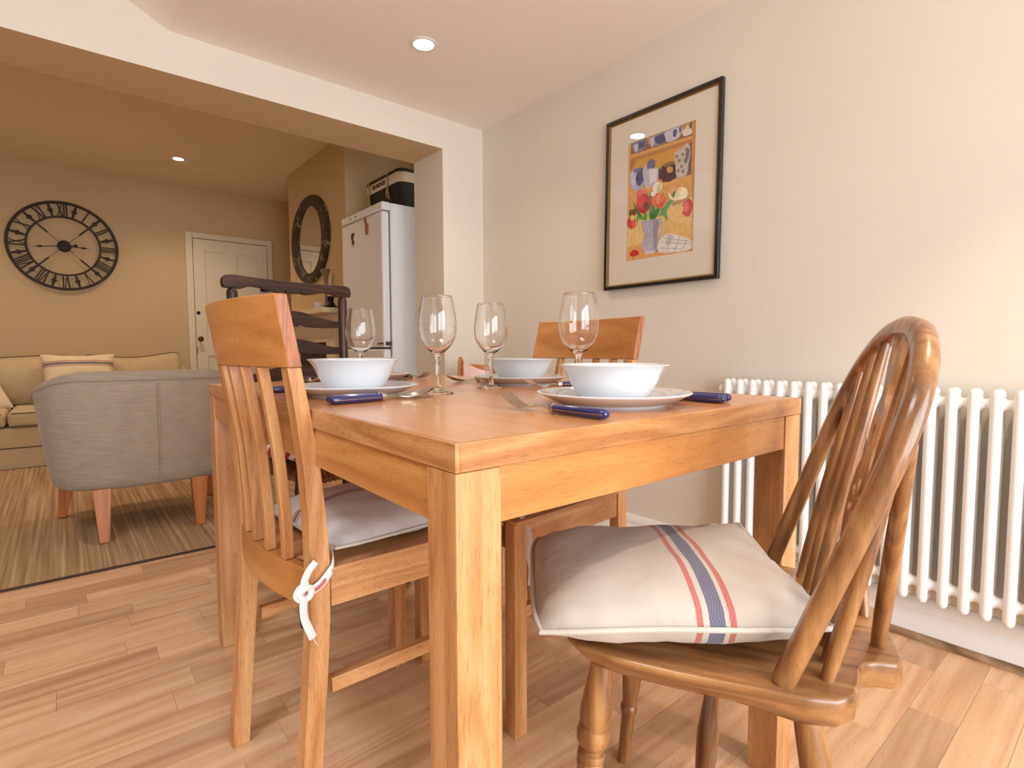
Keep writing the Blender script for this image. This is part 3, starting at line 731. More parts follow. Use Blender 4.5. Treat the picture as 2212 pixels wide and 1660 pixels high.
for zc in (0.945, 0.842, 0.742):
    sl = []
    K = 16
    for k in range(K+1):
        x = -0.205+0.41*k/K; sl.append((x, zc+0.030+0.034*(math.cos(PI*x/0.205)*0.5+0.5)-0.006))
    bt = [(0.205, zc-0.001), (0.14, zc-0.003), (0.060, zc-0.001), (0.045, zc+0.004), (0.034, zc+0.010), (0.030, zc), (0.0, zc-0.002), (-0.030, zc), (-0.034, zc+0.010), (-0.045, zc+0.004), (-0.060, zc-0.001), (-0.14, zc-0.003), (-0.205, zc-0.001)]
    def bow(u, v, d): return (u, d - 0.012*(1-(u/0.205)**2), v)
    MB().prism(sl+bt, -0.006, 0.006, bow).build('ladder_slat', DK('x'), lc, bevel=0.0015)
RUSH = plain('rush', (132,92,52), 0.85, noise=0.35, nscale=60, bump=0.6, bscale=160)
m = MB()
for i in range(24):       # woven rush strands running to the seat rails
    f = (i+0.5)/24
    yy = 0.012+0.378*f; wx = HWL*0.95+(0.208-HWL*0.95)*f-0.006
    m.tube([(-wx, yy, 0.455), (-wx*0.55, yy, 0.472), (0, yy, 0.466), (wx*0.55, yy, 0.472), (wx, yy, 0.455)], 0.0088, 8)
for xx in range(22):
    f = (xx+0.5)/22; x = -0.198+0.396*f
    m.tube([(x, 0.40, 0.446), (x, 0.408, 0.458), (x, 0.400, 0.472), (x*0.9, 0.33, 0.474)], 0.0098, 6)
m.build('rush_seat', RUSH, lc)
def dots(name):
    m, nt, b = mat_new(name); L = nt.links.new
    tc = N(nt, 'ShaderNodeTexCoord'); mp = N(nt, 'ShaderNodeMapping'); mp.inputs['Scale'].default_value = (9, 9, 0.0); mp.inputs['Location'].default_value = (0.2, 0.35, 0); L(tc.outputs['Object'], mp.inputs['Vector'])
    fr = N(nt, 'ShaderNodeVectorMath', operation='FRACTION'); L(mp.outputs[0], fr.inputs[0])
    sb = N(nt, 'ShaderNodeVectorMath', operation='SUBTRACT'); sb.inputs[1].default_value = (0.5, 0.5, 0); L(fr.outputs[0], sb.inputs[0])
    ln = N(nt, 'ShaderNodeVectorMath', operation='LENGTH'); L(sb.outputs[0], ln.inputs[0])
    nz = N(nt, 'ShaderNodeTexNoise'); nz.inputs['Scale'].default_value = 90; L(tc.outputs['Object'], nz.inputs['Vector'])
    r = ramp(nt, [(0.0, rgba((120,120,124))), (0.16, rgba((232,226,218))), (0.34, rgba((232,226,218))), (0.36, rgba((170,36,40))), (0.38, rgba((232,226,218))), (0.41, rgba((170,36,40)))], 'CONSTANT')
    L(ln.outputs['Value'], r.inputs[0]); L(r.outputs[0], b.inputs['Base Color']); b.inputs['Roughness'].default_value = 0.9
    return m
pillow('seat_cushion', 'red cushion printed with white circles on the rush seat', 0.185, 0.165, 0.05, dots('red_dots'), (0.706, 1.870, 0.485+0.022), (0, 0, math.radians(11.7)), None, 0.4, 11, 0.05)

# ================================================================== tableware
PLATE = [(0.0,0.002),(0.080,0.002),(0.082,0.0),(0.088,0.0),(0.090,0.004),(0.101,0.0065),(0.128,0.0195),(0.1315,0.0212),(0.132,0.0225),(0.1305,0.0236),(0.127,0.0232),(0.101,0.0115),(0.090,0.0078),(0.0,0.0070)]
BOWL = [(0.0,0.0022),(0.044,0.0022),(0.046,0.0),(0.051,0.0),(0.054,0.003),(0.064,0.014),(0.074,0.030),(0.082,0.046),(0.090,0.0565),(0.0945,0.0590),(0.0945,0.0602),(0.0925,0.0606),(0.0865,0.0570),(0.0785,0.0455),(0.0705,0.0300),(0.0600,0.0140),(0.048,0.0065),(0.0,0.0055)]
GOB = [(0.0,0.0),(0.0335,0.0),(0.0348,0.0010),(0.0335,0.0022),(0.0200,0.0050),(0.0090,0.0090),(0.0052,0.0170),(0.0043,0.0400),(0.0044,0.0650),(0.0058,0.0800),(0.0100,0.0870),(0.0200,0.0945),(0.0310,0.1060),(0.0390,0.1220),(0.0420,0.1400),(0.0418,0.1540),(0.0395,0.1750),(0.0360,0.1950),(0.0333,0.2085),(0.0328,0.2110),(0.0327,0.2115),(0.0323,0.2118),(0.0319,0.2115),(0.0318,0.2110),(0.0323,0.2085),(0.0350,0.1950),(0.0385,0.1750),(0.0408,0.1540),(0.0410,0.1400),(0.0380,0.1230),(0.0300,0.1075),(0.0190,0.0965),(0.0080,0.0905),(0.0,0.0890)]
def lathe_mesh(name, prof, mat, n=56):
    o = MB().lathe(prof, 0, 0, n).build(name, mat, angle=50); me = o.data; bpy.data.objects.remove(o); return me
plate_me, bowl_me, glass_me = lathe_mesh('plate', PLATE, CHINA), lathe_mesh('bowl', BOWL, CHINA), lathe_mesh('wine_glass', GOB, GLASS)
def setting(x, y, where, hs=1.04):
    for nm, me, z, ct, lb, gr in (('dinner_plate', plate_me, HT+0.0002, 'plate', 'white dinner plate under a bowl '+where, 'white dinner plates'), ('cereal_bowl', bowl_me, HT+0.0074, 'bowl', 'flared white bowl on a plate '+where, 'white flared bowls')):
        o = bpy.data.objects.new(nm, me); o.location = (x, y, z); put(o, None, lb, ct, gr)
        if nm == 'cereal_bowl': o.scale = (1, 1, hs)
WA, WB, WCc, WD = 'set before the wheel-back chair', 'set before the oak chair beside the armchair', 'set before the oak chair at the radiator side', 'set before the dark ladder-back chair'
setting(0.730, 0.605, WA); setting(0.474, 1.092, WB, 1.16); setting(0.982, 1.142, WCc); setting(0.738, 1.598, WD)
for x, y, sc, wh in ((0.833, 0.783, 1.0, WA), (0.629, 1.010, 1.0, WB), (0.818, 1.066, 0.985, WCc), (0.655, 1.462, 1.0, WD)):
    o = bpy.data.objects.new('wine_glass', glass_me); o.location = (x, y, HT+0.0002); o.scale = (sc, sc, sc)
    put(o, None, 'empty stemmed wine glass '+wh, 'wine glass', 'wine glasses')
def handle_part(t):
    m = MB(); rings = []
    for k, (x, s) in enumerate([(0.0, 0.30), (0.0015, 0.62), (0.005, 0.88), (0.011, 1.0), (0.03, 1.0), (0.06, 0.95), (0.085, 0.86), (0.092, 0.82)]):
        rings.append([(x, 0.0082*s*math.copysign(abs(math.cos(a))**0.8, math.cos(a)), 0.0068+0.0066*s*math.copysign(abs(math.sin(a))**0.8, math.sin(a))) for a in [2*PI*q/16 for q in range(16)]])
    m.loft(rings); h = m.build('handle', BLUE, t, angle=60, label='glossy navy blue handle')
    m = MB(); m.box(0.004, 0.091, -0.00835, 0.00835, 0.0060, 0.0071); m.build('tang_line', RIVET, h, smooth=False)
    m = MB(); m.tube([(0.0915, 0, 0.0068), (0.0935, 0, 0.0068), (0.099, 0, 0.0068), (0.104, 0, 0.0070)], [0.0068, 0.0072, 0.0066, 0.0040], 16, ry=[0.0058, 0.0062, 0.0055, 0.0030]); m.build('ferrule', STEEL, t)
def plate_strip(rows, th=0.0011):
    """rows: (x, halfwidth, z, sag) -> thin curved steel sheet"""
    m = MB(); rings = []
    for x, w_, z, sag in rows:
        top = []; bot = []
        for k in range(7):
            f = -1+2*k/6; zz = z - sag*(1-f*f)
            top.append((x, w_*f, zz+th)); bot.append((x, w_*f, zz))
        rings.append(top + bot[::-1])
    m.loft(rings); return m
def cutlery(kind, x, y, ang, where):
    lb = {'fork': 'steel fork with navy handle ', 'knife': 'steel knife with navy handle ', 'spoon': 'steel spoon with navy handle '}[kind]
    t = thing(kind, lb+where, kind, (x, y, HT+0.0003), math.radians(ang), 'blue-handled cutlery'); t.scale = (1.1, 1.15, 1.15)
    handle_part(t)
    if kind == 'spoon':
        rows = [(0.102, 0.0030, 0.0062, 0), (0.118, 0.0022, 0.0068, 0), (0.134, 0.0026, 0.0050, 0), (0.142, 0.0060, 0.0040, 0.0008), (0.152, 0.0125, 0.0050, 0.0028), (0.164, 0.0172, 0.0072, 0.0045), (0.176, 0.0178, 0.0100, 0.0048), (0.188, 0.0145, 0.0135, 0.0035), (0.196, 0.0080, 0.0165, 0.0012), (0.199, 0.0020, 0.0178, 0.0)]
        plate_strip(rows).build('spoon_bowl', STEEL, t, angle=70)
    elif kind == 'knife':
        m = MB(); o_ = [(0.102, -0.004), (0.112, -0.006), (0.13, -0.009), (0.17, -0.0105), (0.195, -0.0095), (0.207, -0.004), (0.211, 0.003), (0.209, 0.0045), (0.102, 0.0045)]
        m.prism(o_, 0.0052, 0.0066, lambda u, v, d: (u, v, d-0.0048*max(0, min(1, (u-0.11)/0.09)))); m.build('blade', STEEL, t, bevel=0.0004)
    else:
        zc_ = [(0.102, 0.0064), (0.118, 0.0086), (0.130, 0.0080), (0.142, 0.0042), (0.152, 0.0030), (0.162, 0.0044), (0.178, 0.0100), (0.190, 0.0158), (0.198, 0.0205)]
        rows = [(x_, w_, interp(zc_, x_), 0) for x_, w_ in ((0.102, 0.0030), (0.115, 0.0022), (0.130, 0.0028), (0.138, 0.0060), (0.144, 0.0102), (0.152, 0.0115), (0.158, 0.0115))]
        hd = plate_strip(rows).build('fork_neck', STEEL, t, angle=70)
        for k in range(4):
            yk = -0.0096+0.0064*k
            m = MB(); rings = []
            for x_ in (0.1575, 0.164, 0.172, 0.180, 0.188, 0.194, 0.198):
                z = interp(zc_, x_); hw = 0.0019-0.0009*max(0, (x_-0.18)/0.018)
                rings.append([(x_, yk-hw, z), (x_, yk+hw, z), (x_, yk+hw, z+0.0012), (x_, yk-hw, z+0.0012)])
            m.loft(rings); m.build('tine', STEEL, t, angle=60)
    return t
cutlery('fork', 0.560, 0.472, 90, WA); cutlery('knife', 0.884, 0.482, 91, WA); cutlery('spoon', 0.920, 0.492, 89, WA)
cutlery('spoon', 0.354, 0.924, 4, WB); cutlery('knife', 0.358, 0.947, 4, WB); cutlery('fork', 0.350, 1.262, 0, WB)
cutlery('fork', 1.062, 0.962, 180, WCc); cutlery('knife', 1.095, 1.300, 180, WCc); cutlery('spoon', 1.075, 1.328, 180, WCc)
cutlery('fork', 0.902, 1.716, -92, WD); cutlery('knife', 0.585, 1.720, -90, WD); cutlery('spoon', 0.560, 1.716, -91, WD)

# ================================================================== radiator
RX, RS, RY0, RZ0, RZ1 = XR-0.0794, 0.0458, 0.9991, 0.136, 0.749
rad = thing('column_radiator', 'white tubular column radiator under the picture on the right wall', 'radiator', (RX, RY0, 0))
m = MB()
for dx in (0.0, 0.036):
    for _ in (0,):
        zz = [RZ0, RZ0+0.003, RZ0+0.009, RZ0+0.018, RZ1-0.018, RZ1-0.009, RZ1-0.003, RZ1]
        rr = [0.003, 0.0085, 0.0122, 0.0133, 0.0133, 0.0122, 0.0085, 0.003]
        m.tube([(dx, 0, z) for z in zz], rr, 16)
for z in (RZ1-0.040, RZ0+0.052):
    m.tube([(0.016, y_, z) for y_ in (-RS/2, -RS/2+0.004, -0.011, 0, 0.011, RS/2-0.004, RS/2)], [0.0135, 0.0140, 0.0205, 0.0225, 0.0205, 0.0140, 0.0135], 16, up=(1, 0, 0))
    m.tube([(-0.004, 0, z), (0.018, 0, z), (0.040, 0, z)], [0.012, 0.016, 0.012], 12)
sec = m.build('section', RADW, rad, angle=60)
for k in range(1, 23):
    o = sec.copy(); COL.objects.link(o); o.parent = rad; o.location = (0, -k*RS, 0)
m = MB(); m.tube([(0.016, RS/2, RZ1-0.04), (0.016, RS/2+0.006, RZ1-0.04), (0.016, RS/2+0.012, RZ1-0.04), (0.016, RS/2+0.014, RZ1-0.04)], [0.0165, 0.0175, 0.015, 0.006], 16); m.build('end_plug', RADW, rad)
m = MB(); m.tube([(0.016, RS/2, RZ0+0.052), (0.016, RS/2+0.02, RZ0+0.052), (0.016, RS/2+0.032, RZ0+0.052), (0.016, RS/2+0.036, RZ0+0.04), (0.016, RS/2+0.036, 0.002)], [0.012, 0.012, 0.011, 0.009, 0.008], 12); m.build('valve_pipe', RADW, rad)
for k in (2.5, 18.5):
    for z in (RZ1-0.09, RZ0+0.10): box('wall_bracket', 0.012, XR-RX-0.0005, -k*RS-0.006, -k*RS+0.006, z-0.01, z+0.01, RADW, rad)

# ================================================================== framed picture
PY, PZ, PWd, PHt = 1.3535, 1.488, 0.553, 0.737
pic = thing('framed_picture', 'framed still life of tulips in a striped jug, cream mount and black frame', 'picture', (XR-0.004, PY, PZ), -PI/2)
pic.rotation_euler = (math.radians(-0.9), 0, -PI/2)      # hangs a little forward at the top
# local: x = right as seen, y = into the wall, z = up
BLK = plain('black_frame', (26,28,26), 0.3, coat=0.3, noise=0.4, nscale=40); GOLD = plain('gilt_slip', (150,120,70), 0.35, metal=0.8)
MOUNT = plain('cream_mount', (236,226,210), 0.85)
def mitre(w0, h0, w1, h1, y0, y1, y2=None):
    m = MB(); a = [(-w0, -h0), (w0, -h0), (w0, h0), (-w0, h0)]; b = [(-w1, -h1), (w1, -h1), (w1, h1), (-w1, h1)]
    for i in range(4):
        j = (i+1) % 4
        m.hexa([(a[i][0], y1, a[i][1]), (a[j][0], y1, a[j][1]), (b[j][0], y1, b[j][1]), (b[i][0], y1, b[i][1])],
               [(a[i][0], y0, a[i][1]), (a[j][0], y0, a[j][1]), (b[j][0], y0 if y2 is None else y2, b[j][1]), (b[i][0], y0 if y2 is None else y2, b[i][1])])
    return m
W2, H2 = PWd/2, PHt/2
mitre(W2, H2, W2-0.0145, H2-0.0145, -0.020, 0.0).build('frame', BLK, pic, bevel=0.002)
mitre(W2-0.0145, H2-0.0145, W2-0.021, H2-0.021, -0.016, 0.0, -0.012).build('gilt_slip', GOLD, pic)
AW, AH = 0.1625, 0.250
mitre(W2-0.0205, H2-0.0205, AW, AH, -0.0085, -0.0060).build('mount', MOUNT, pic, smooth=False)
box('backing', -W2+0.015, W2-0.015, -0.004, -0.0005, -H2+0.015, H2-0.015, MOUNT, pic)
box('glazing', -W2+0.0205, W2-0.0205, -0.0112, -0.0102, -H2+0.0205, H2-0.0205, PANE, pic)
m = MB(); m.tube([(-0.075, 0.0, H2-0.03), (-0.004, 0.0005, H2+0.10)], 0.0006, 6); m.tube([(0.075, 0.0, H2-0.03), (-0.004, 0.0005, H2+0.10)], 0.0006, 6); m.build('hanging_cord', plain('cord', (196,178,156), 0.8), pic)
# the print itself: flat patches of colour
prt = []
def pv(x, y):
    f = (x-147)/668.0; yt = 405-242*f; ybm = 1567-97*f
    return (-AW + 2*AW*f, AH - 2*AH*(y-yt)/(ybm-yt))
def PL(c, *pts, sm=0):
    q = [pv(*p_) for p_ in pts]
    if sm: q = sm2(q, sm, True)
    prt.append((c, q))
def EL(c, cx, cy, rx, ry, rot=0, n=18):
    r_ = math.radians(rot)
    PL(c, *[(cx+rx*math.cos(a)*math.cos(r_)-ry*math.sin(a)*math.sin(r_), cy+rx*math.cos(a)*math.sin(r_)+ry*math.sin(a)*math.cos(r_)) for a in [2*PI*k/n for k in range(n)]])
PL((226,176,98), (147,405), (815,163), (815,1470), (147,1567))
PL((236,196,124), (150,1080), (815,900), (815,1440), (150,1430)); PL((242,206,140), (150,1180), (480,1120), (520,1330), (150,1420)); PL((234,176,108), (147,1430), (330,1392), (815,1380), (815,1470), (147,1567))
PL((150,106,58), (175,398), (790,176), (790,312), (172,512)); PL((200,150,92), (340,340), (790,178), (790,250), (360,400))
PL((218,160,70), (165,545), (785,345), (785,705), (165,880)); PL((196,140,70), (165,545), (785,345), (785,390), (240,560), (165,700)); PL((170,120,60), (165,700), (210,560), (165,560))
PL((222,168,98), (160,510), (790,312), (790,345), (160,545)); PL((190,136,74), (160,545), (790,345), (790,372), (165,575))
PL((120,100,84), (735,400), (782,380), (782,700), (735,712))
PL((228,174,100), (150,880), (785,700), (785,735), (150,908)); PL((224,164,86), (150,908), (785,735), (775,885), (150,1045)); PL((200,140,70), (170,925), (180,922), (178,1030), (168,1032))
PL((226,178,110), (147,405), (172,396), (165,1100), (150,1105)); PL((216,160,84), (785,176), (815,163), (815,1000), (780,905))
PL((120,88,52), (168,1052), (252,1032), (240,1102), (168,1122)); PL((196,140,90), (600,985), (775,900), (775,960), (620,1010))
# crockery on the shelves
PL((130,130,164), (182,398), (336,342), (326,420), (288,468), (222,490), (196,452), sm=2); PL((206,206,216), (200,410), (250,392), (250,470), (215,472)); PL((84,88,134), (250,392), (330,362), (318,420), (262,440))
PL((150,150,176), (362,335), (526,275), (534,378), (386,430)); PL((76,80,122), (420,330), (520,292), (530,370), (450,392), sm=2); PL((206,204,210), (372,340), (415,322), (420,400), (390,424))
PL((206,204,214), (524,276), (686,216), (672,310), (640,345), (552,380), (530,330), sm=2); PL((86,90,140), (604,262), (640,250), (632,318), (606,322), sm=2); PL((110,112,156), (655,232), (686,220), (680,270), (664,290))
PL((232,222,204), (690,272), (720,240), (738,205), (750,238), (782,262), (772,300), (702,322), sm=2); PL((90,110,60), (758,190), (776,182), (774,240), (756,236))
EL((176,176,202), 245, 745, 82, 116); EL((84,88,136), 278, 720, 42, 92, 8); EL((206,206,220), 205, 740, 28, 70); EL((60,64,112), 252, 738, 18, 22); PL((120,122,160), (205,650), (290,625), (296,655), (210,680))
PL((196,194,208), (312,645), (345,592), (352,640), (438,622), (468,655), (458,778), (345,832), (322,750), sm=2); PL((112,114,150), (350,582), (392,536), (436,562), (434,628), (352,642)); PL((228,226,230), (372,650), (455,640), (450,760), (380,790))
PL((210,208,216), (305,660), (322,640), (330,750), (312,730))
PL((78,46,50), (500,618), (618,578), (646,728), (516,772), sm=2); PL((150,116,70), (515,600), (560,575), (612,562), (626,590), (520,628)); EL((214,160,100), 580, 648, 32, 34); PL((96,60,66), (468,645), (500,632), (505,750), (470,740))
PL((200,192,184), (622,482), (690,440), (748,386), (770,480), (752,600), (740,700), (650,732), (634,620), sm=2); 
for (cx, cy) in ((645,520), (668,560), (700,500), (690,620), (660,660), (720,560), (730,450), (705,670)): EL((150,130,120), cx, cy, 14, 18)
PL((120,116,118), (735,440), (765,470), (735,600), (720,560), sm=2)
# leaves, tulips
G1c, G2c = (58,128,62), (92,168,84)
PL(G1c, (214,970), (268,1056), (336,1150), (276,1122), (228,1034), sm=2); PL(G2c, (252,1110), (330,1130), (345,1155), (270,1140), (262,1220), sm=2)
PL(G1c, (385,868), (425,925), (440,1040), (404,1140), (384,1100), sm=2); PL(G2c, (392,1000), (412,1000), (412,1150), (388,1150)); PL(G1c, (410,1060), (500,1030), (452,1134), (400,1138), sm=2); PL(G2c, (480,1110), (570,960), (622,962), (560,1060), (574,1160), (522,1104), sm=2); PL(G1c, (610,900), (632,850), (642,870), (620,950))
PL(G2c, (330,1080), (362,1078), (362,1152), (322,1152)); PL(G1c, (515,880), (525,880), (520,1060), (508,1060))
EL((226,112,94), 290, 895, 48, 52); EL((236,130,104), 335, 880, 34, 40); EL((198,46,42), 325, 985, 76, 98, 10); EL((222,66,54), 290, 960, 40, 60); EL((150,28,32), 350, 1010, 32, 44); EL((60,30,20), 352, 1005, 12, 22)
PL((232,120,72), (410,905), (455,880), (480,890), (560,930), (530,1012), (462,1036), (408,984), sm=2); PL((214,90,50), (440,950), (470,1000), (540,940), (520,1010), (462,1034), sm=2); PL((242,150,100), (470,895), (500,940), (470,1000), (455,940), sm=2)
PL((250,244,224), (412,842), (450,770), (506,790), (500,852), (450,882), sm=2); PL((222,206,160), (462,800), (500,792), (490,860), (456,876), sm=2)
PL((250,244,216), (574,870), (622,936), (660,835), (742,840), (748,930), (642,956), (582,930), sm=2); PL((236,220,150), (660,840), (700,860), (650,945), (636,930), sm=2); EL((230,180,130), 622, 838, 24, 32); EL((248,240,222), 420, 890, 26, 24)
PL((206,60,62), (690,1032), (768,942), (804,1012), (772,1122), (720,1100), sm=2); PL((232,112,110), (712,1020), (752,965), (770,1040), (735,1080), sm=2); PL((236,200,120), (685,1020), (712,1015), (715,1070), (692,1080), sm=2)
EL((216,72,62), 196, 1178, 48, 60); EL((238,200,130), 205, 1130, 22, 30); EL((232,104,90), 222, 1195, 24, 34)
# striped jug and cloth
PL((206,202,216), (300,1160), (500,1136), (470,1312), (342,1312)); EL((206,202,216), 396, 1395, 88, 92); PL((170,166,184), (430,1150), (500,1136), (470,1312), (470,1330), (482,1400), (450,1460), (430,1400)); PL((226,224,232), (342,1462), (462,1450), (440,1486), (352,1490), sm=1)
for k in range(9):
    x0 = 308+k*23; x1 = 345+k*15; x2 = 396+(k-4)*20
    PL((118,110,138), (x0, 1160-k*2.6), (x0+5, 1160-k*2.6), (x1+4, 1312), (x1, 1312)); PL((118,110,138), (x1, 1312), (x1+4, 1312), (x2+3, 1395), (x1+10, 1468), (x1+7, 1468), (x2, 1395))
PL((200,196,210), (470,1160), (508,1140), (534,1190), (520,1290), (488,1352), (480,1330), (506,1280), (516,1196), (500,1164), (476,1186))
PL((238,232,226), (476,1402), (510,1332), (590,1288), (702,1318), (812,1372), (812,1440), (704,1478), (640,1476), (500,1482), sm=2); PL((214,208,204), (575,1300), (640,1320), (600,1400), (560,1410), sm=2)
for a, b in (((500,1370), (800,1400)), ((540,1330), (800,1375)), ((490,1430), (700,1440)), ((600,1295), (575,1470)), ((690,1320), (640,1470)), ((640,1310), (720,1460)), ((760,1350), (700,1470))):
    PL((150,138,138), (a[0], a[1]), (a[0]+3, a[1]+5), (b[0]+3, b[1]+5), (b[0], b[1]))
PL((206,58,44), (184,1492), (214,1456), (260,1450), (286,1492), (240,1512), (196,1512), sm=2); PL((150,100,50), (232,1508), (238,1508), (226,1545), (221,1545))
me = bpy.data.meshes.new('print'); V = []; F = []; CC = []
for i, (c, q) in enumerate(prt):
    b0 = len(V); yy = -0.0041-0.000012*i
    V += [(max(-AW, min(AW, u)), yy, max(-AH, min(AH, v))) for u, v in q]; F.append(tuple(range(b0, b0+len(q)))); CC.append(c)
me.from_pydata(V, [], F); at_ = me.color_attributes.new('ink', 'FLOAT_COLOR', 'CORNER')
for p_, c in zip(me.polygons, CC):
    for li in p_.loop_indices: at_.data[li].color = rgba(c)
mi, nt, b = mat_new('watercolour_ink'); an = N(nt, 'ShaderNodeVertexColor'); an.layer_name = 'ink'
nz = N(nt, 'ShaderNodeTexNoise'); nz.inputs['Scale'].default_value = 60; nz.inputs['Detail'].default_value = 5; tc = N(nt, 'ShaderNodeTexCoord'); nt.links.new(tc.outputs['Object'], nz.inputs['Vector'])
rp = ramp(nt, [(0.3, (0.95,0.95,0.95,1)), (0.7, (1.15,1.15,1.15,1))]); nt.links.new(nz.outputs['Fac'], rp.inputs[0])
mx = N(nt, 'ShaderNodeMixRGB', blend_type='MULTIPLY'); mx.inputs[0].default_value = 1; nt.links.new(an.outputs[0], mx.inputs[1]); nt.links.new(rp.outputs[0], mx.inputs[2]); nt.links.new(mx.outputs[0], b.inputs['Base Color']); b.inputs['Roughness'].default_value = 0.9
me.materials.append(mi); me.update()
put(bpy.data.objects.new('print', me), pic)['label'] = 'watercolour print of tulips, blue and white china and a folded cloth'

# ================================================================== living room: rug
def rugmat():
    m, nt, b = mat_new('jute_rug'); L = nt.links.new; g = N(nt, 'ShaderNodeTexCoord').outputs['Object']
    mp = N(nt, 'ShaderNodeMapping'); mp.inputs['Scale'].default_value = (70, 1.1, 1); L(g, mp.inputs[0])
    n1 = N(nt, 'ShaderNodeTexNoise'); n1.inputs['Scale'].default_value = 1; n1.inputs['Detail'].default_value = 4; L(mp.outputs[0], n1.inputs[0])
    n3 = N(nt, 'ShaderNodeTexNoise'); n3.inputs['Scale'].default_value = 220; L(g, n3.inputs[0])
    mm = N(nt, 'ShaderNodeMath', operation='MULTIPLY_ADD'); mm.inputs[1].default_value = 0.22; L(n3.outputs['Fac'], mm.inputs[0]); L(n1.outputs['Fac'], mm.inputs[2])
    r = ramp(nt, [(0.36, rgba((128,96,68))), (0.53, rgba((160,126,92))), (0.66, rgba((176,144,108))), (0.82, rgba((200,172,136)))]); L(mm.outputs[0], r.inputs[0]); L(r.outputs[0], b.inputs['Base Color']); b.inputs['Roughness'].default_value = 0.95
    bp = N(nt, 'ShaderNodeBump'); bp.inputs['Strength'].default_value = 0.8; bp.inputs['Distance'].default_value = 0.004; L(mm.outputs[0], bp.inputs['Height']); L(bp.outputs[0], b.inputs['Normal'])
    return m
rg = thing('jute_rug', 'large ribbed jute rug under the grey armchair', 'rug', (-0.3, 2.592, 0))
m = MB(); n_ = 300; rings = []
for i in range(n_+1):
    x = -2.0+3.35*i/n_; z = 0.0085+0.0018*math.sin(i*PI/2+0.3)
    rings.append([(x, 0.006, 0.0002), (x, 0.006, z), (x, 2.64, z), (x, 2.64, 0.0002)])
m.loft(rings).build('rug_pile', rugmat(), rg, smooth=False)
m = MB(); m.box(-2.005, 1.355, 0.0, 0.006, 0.0002, 0.0092); m.build('bound_edge', plain('rug_binding', (66,50,38), 0.9), rg, smooth=False)
RT = 0.0106

# ================================================================== tub armchair
ARM = fabric('grey_linen', (172,157,141), None, 'x', (-1, 1), 520, slub=0.22, noise=0.05)
ac = thing('tub_armchair', 'grey linen tub armchair with tapered wooden legs seen from behind', 'armchair', (0.298, 3.28, RT))
def plan(t):       # t 0..1 : front right arm, round the back, to front left arm ; unit shape
    # superellipse back with straight arms
    if t < 0.22: return (1.0, 0.62-0.62*t/0.22*1.0)
    if t > 0.78: return (-1.0, 0.62-0.62*(1-t)/0.22)
    a = (t-0.22)/0.56*PI; c, s_ = math.cos(a), math.sin(a); n_ = 2.0/3.2
    return (math.copysign(abs(c)**n_, c), -abs(s_)**n_)
K = 64; rings = []
zb = 0.222
for k in range(K+1):
    t = k/K; ux, uy = plan(t)
    back = max(0.0, -uy)
    hb = 0.642+(0.752-0.642)*(min(1, max(0, (0.25-uy)/1.15))**1.3)
    ring = []
    def P(h, inn):
        f = (h-zb)/(hb-zb); sc = 0.86+0.14*min(1, max(0, f))**0.8
        hw = (0.415-inn)*sc; dp = (0.385-inn)*sc
        return (ux*hw, uy*(dp if uy < 0 else 0.56*(1-0.0*inn)), h)
    outer = [(zb+0.006, 0.022), (zb, 0.045), (zb, 0.10)]
    sec_ = [P(zb, 0.10), P(zb, 0.045), P(zb+0.006, 0.018), P(zb+0.022, 0.004), P(zb+0.06, 0.0), P(zb+0.2, 0.0), P(hb-0.10, 0.0), P(hb-0.035, 0.002), P(hb-0.012, 0.010), P(hb, 0.030), P(hb+0.004, 0.055), P(hb, 0.080), P(hb-0.016, 0.098), P(hb-0.05, 0.106), P(zb+0.16, 0.12), P(zb+0.05, 0.12)]
    rings.append(sec_)
MB().loft(rings).build('back_and_arms', ARM, ac, angle=60)
m = MB()
rr = []
for z, s_ in ((0.235, 0.94), (0.25, 1.0), (0.33, 1.0), (0.40, 0.995), (0.425, 0.96), (0.432, 0.90)):
    rr.append([(0.285*s_*math.copysign(abs(math.cos(a))**0.5, math.cos(a)), 0.06+0.31*s_*math.copysign(abs(math.sin(a))**0.5, math.sin(a)), z) for a in [2*PI*q/40 for q in range(40)]])
m.loft(rr).build('seat_cushion', ARM, ac, angle=50)
def back_at(x, z):
    f = (z-zb)/(0.752-zb); sc = 0.86+0.14*max(0, min(1, f))**0.8
    return -0.385*sc*(max(0, 1-(abs(x)/(0.415*sc))**3.2))**(1/3.2)
for dx, nm in ((0.030, 'back_seam'),):
    pts = [(dx, back_at(dx, z)-0.0008, z) for z in (0.236, 0.26, 0.34, 0.42, 0.5, 0.58, 0.66, 0.70)]
    m = MB(); m.tube(pts, 0.0038, 8); m.build(nm, ARM, ac)
    m = MB(); m.tube([(p_[0]-0.008, p_[1]+0.0006, p_[2]) for p_ in pts], 0.0022, 8); m.build('back_seam', ARM, ac)
# piping just under the top edge
pts = []
for k in range(8, 57):
    t = k/64; ux, uy = plan(t); hb = 0.642+0.11*(min(1, max(0, (0.25-uy)/1.15))**1.3); pts.append((ux*0.4155, uy*(0.3855 if uy < 0 else 0.56), hb-0.034))
m = MB(); m.tube(pts, 0.0022, 6); m.build('piping', ARM, ac)
for (tx, ty, bx, by) in ((-0.19, -0.285, -0.19, -0.325), (0.19, -0.285, 0.185, -0.305), (-0.30, 0.26, -0.335, 0.27), (0.30, 0.26, 0.335, 0.27)):
    a, b2 = 0.034, 0.019
    MB().hexa([(bx-b2, by-b2, 0.0), (bx+b2, by-b2, 0.0), (bx+b2, by+b2, 0.0), (bx-b2, by+b2, 0.0)], [(tx-a, ty-a, 0.235), (tx+a, ty-a, 0.235), (tx+a, ty+a, 0.235), (tx-a, ty+a, 0.235)]).build('leg', wood('beech', 'z'), ac, bevel=0.002)

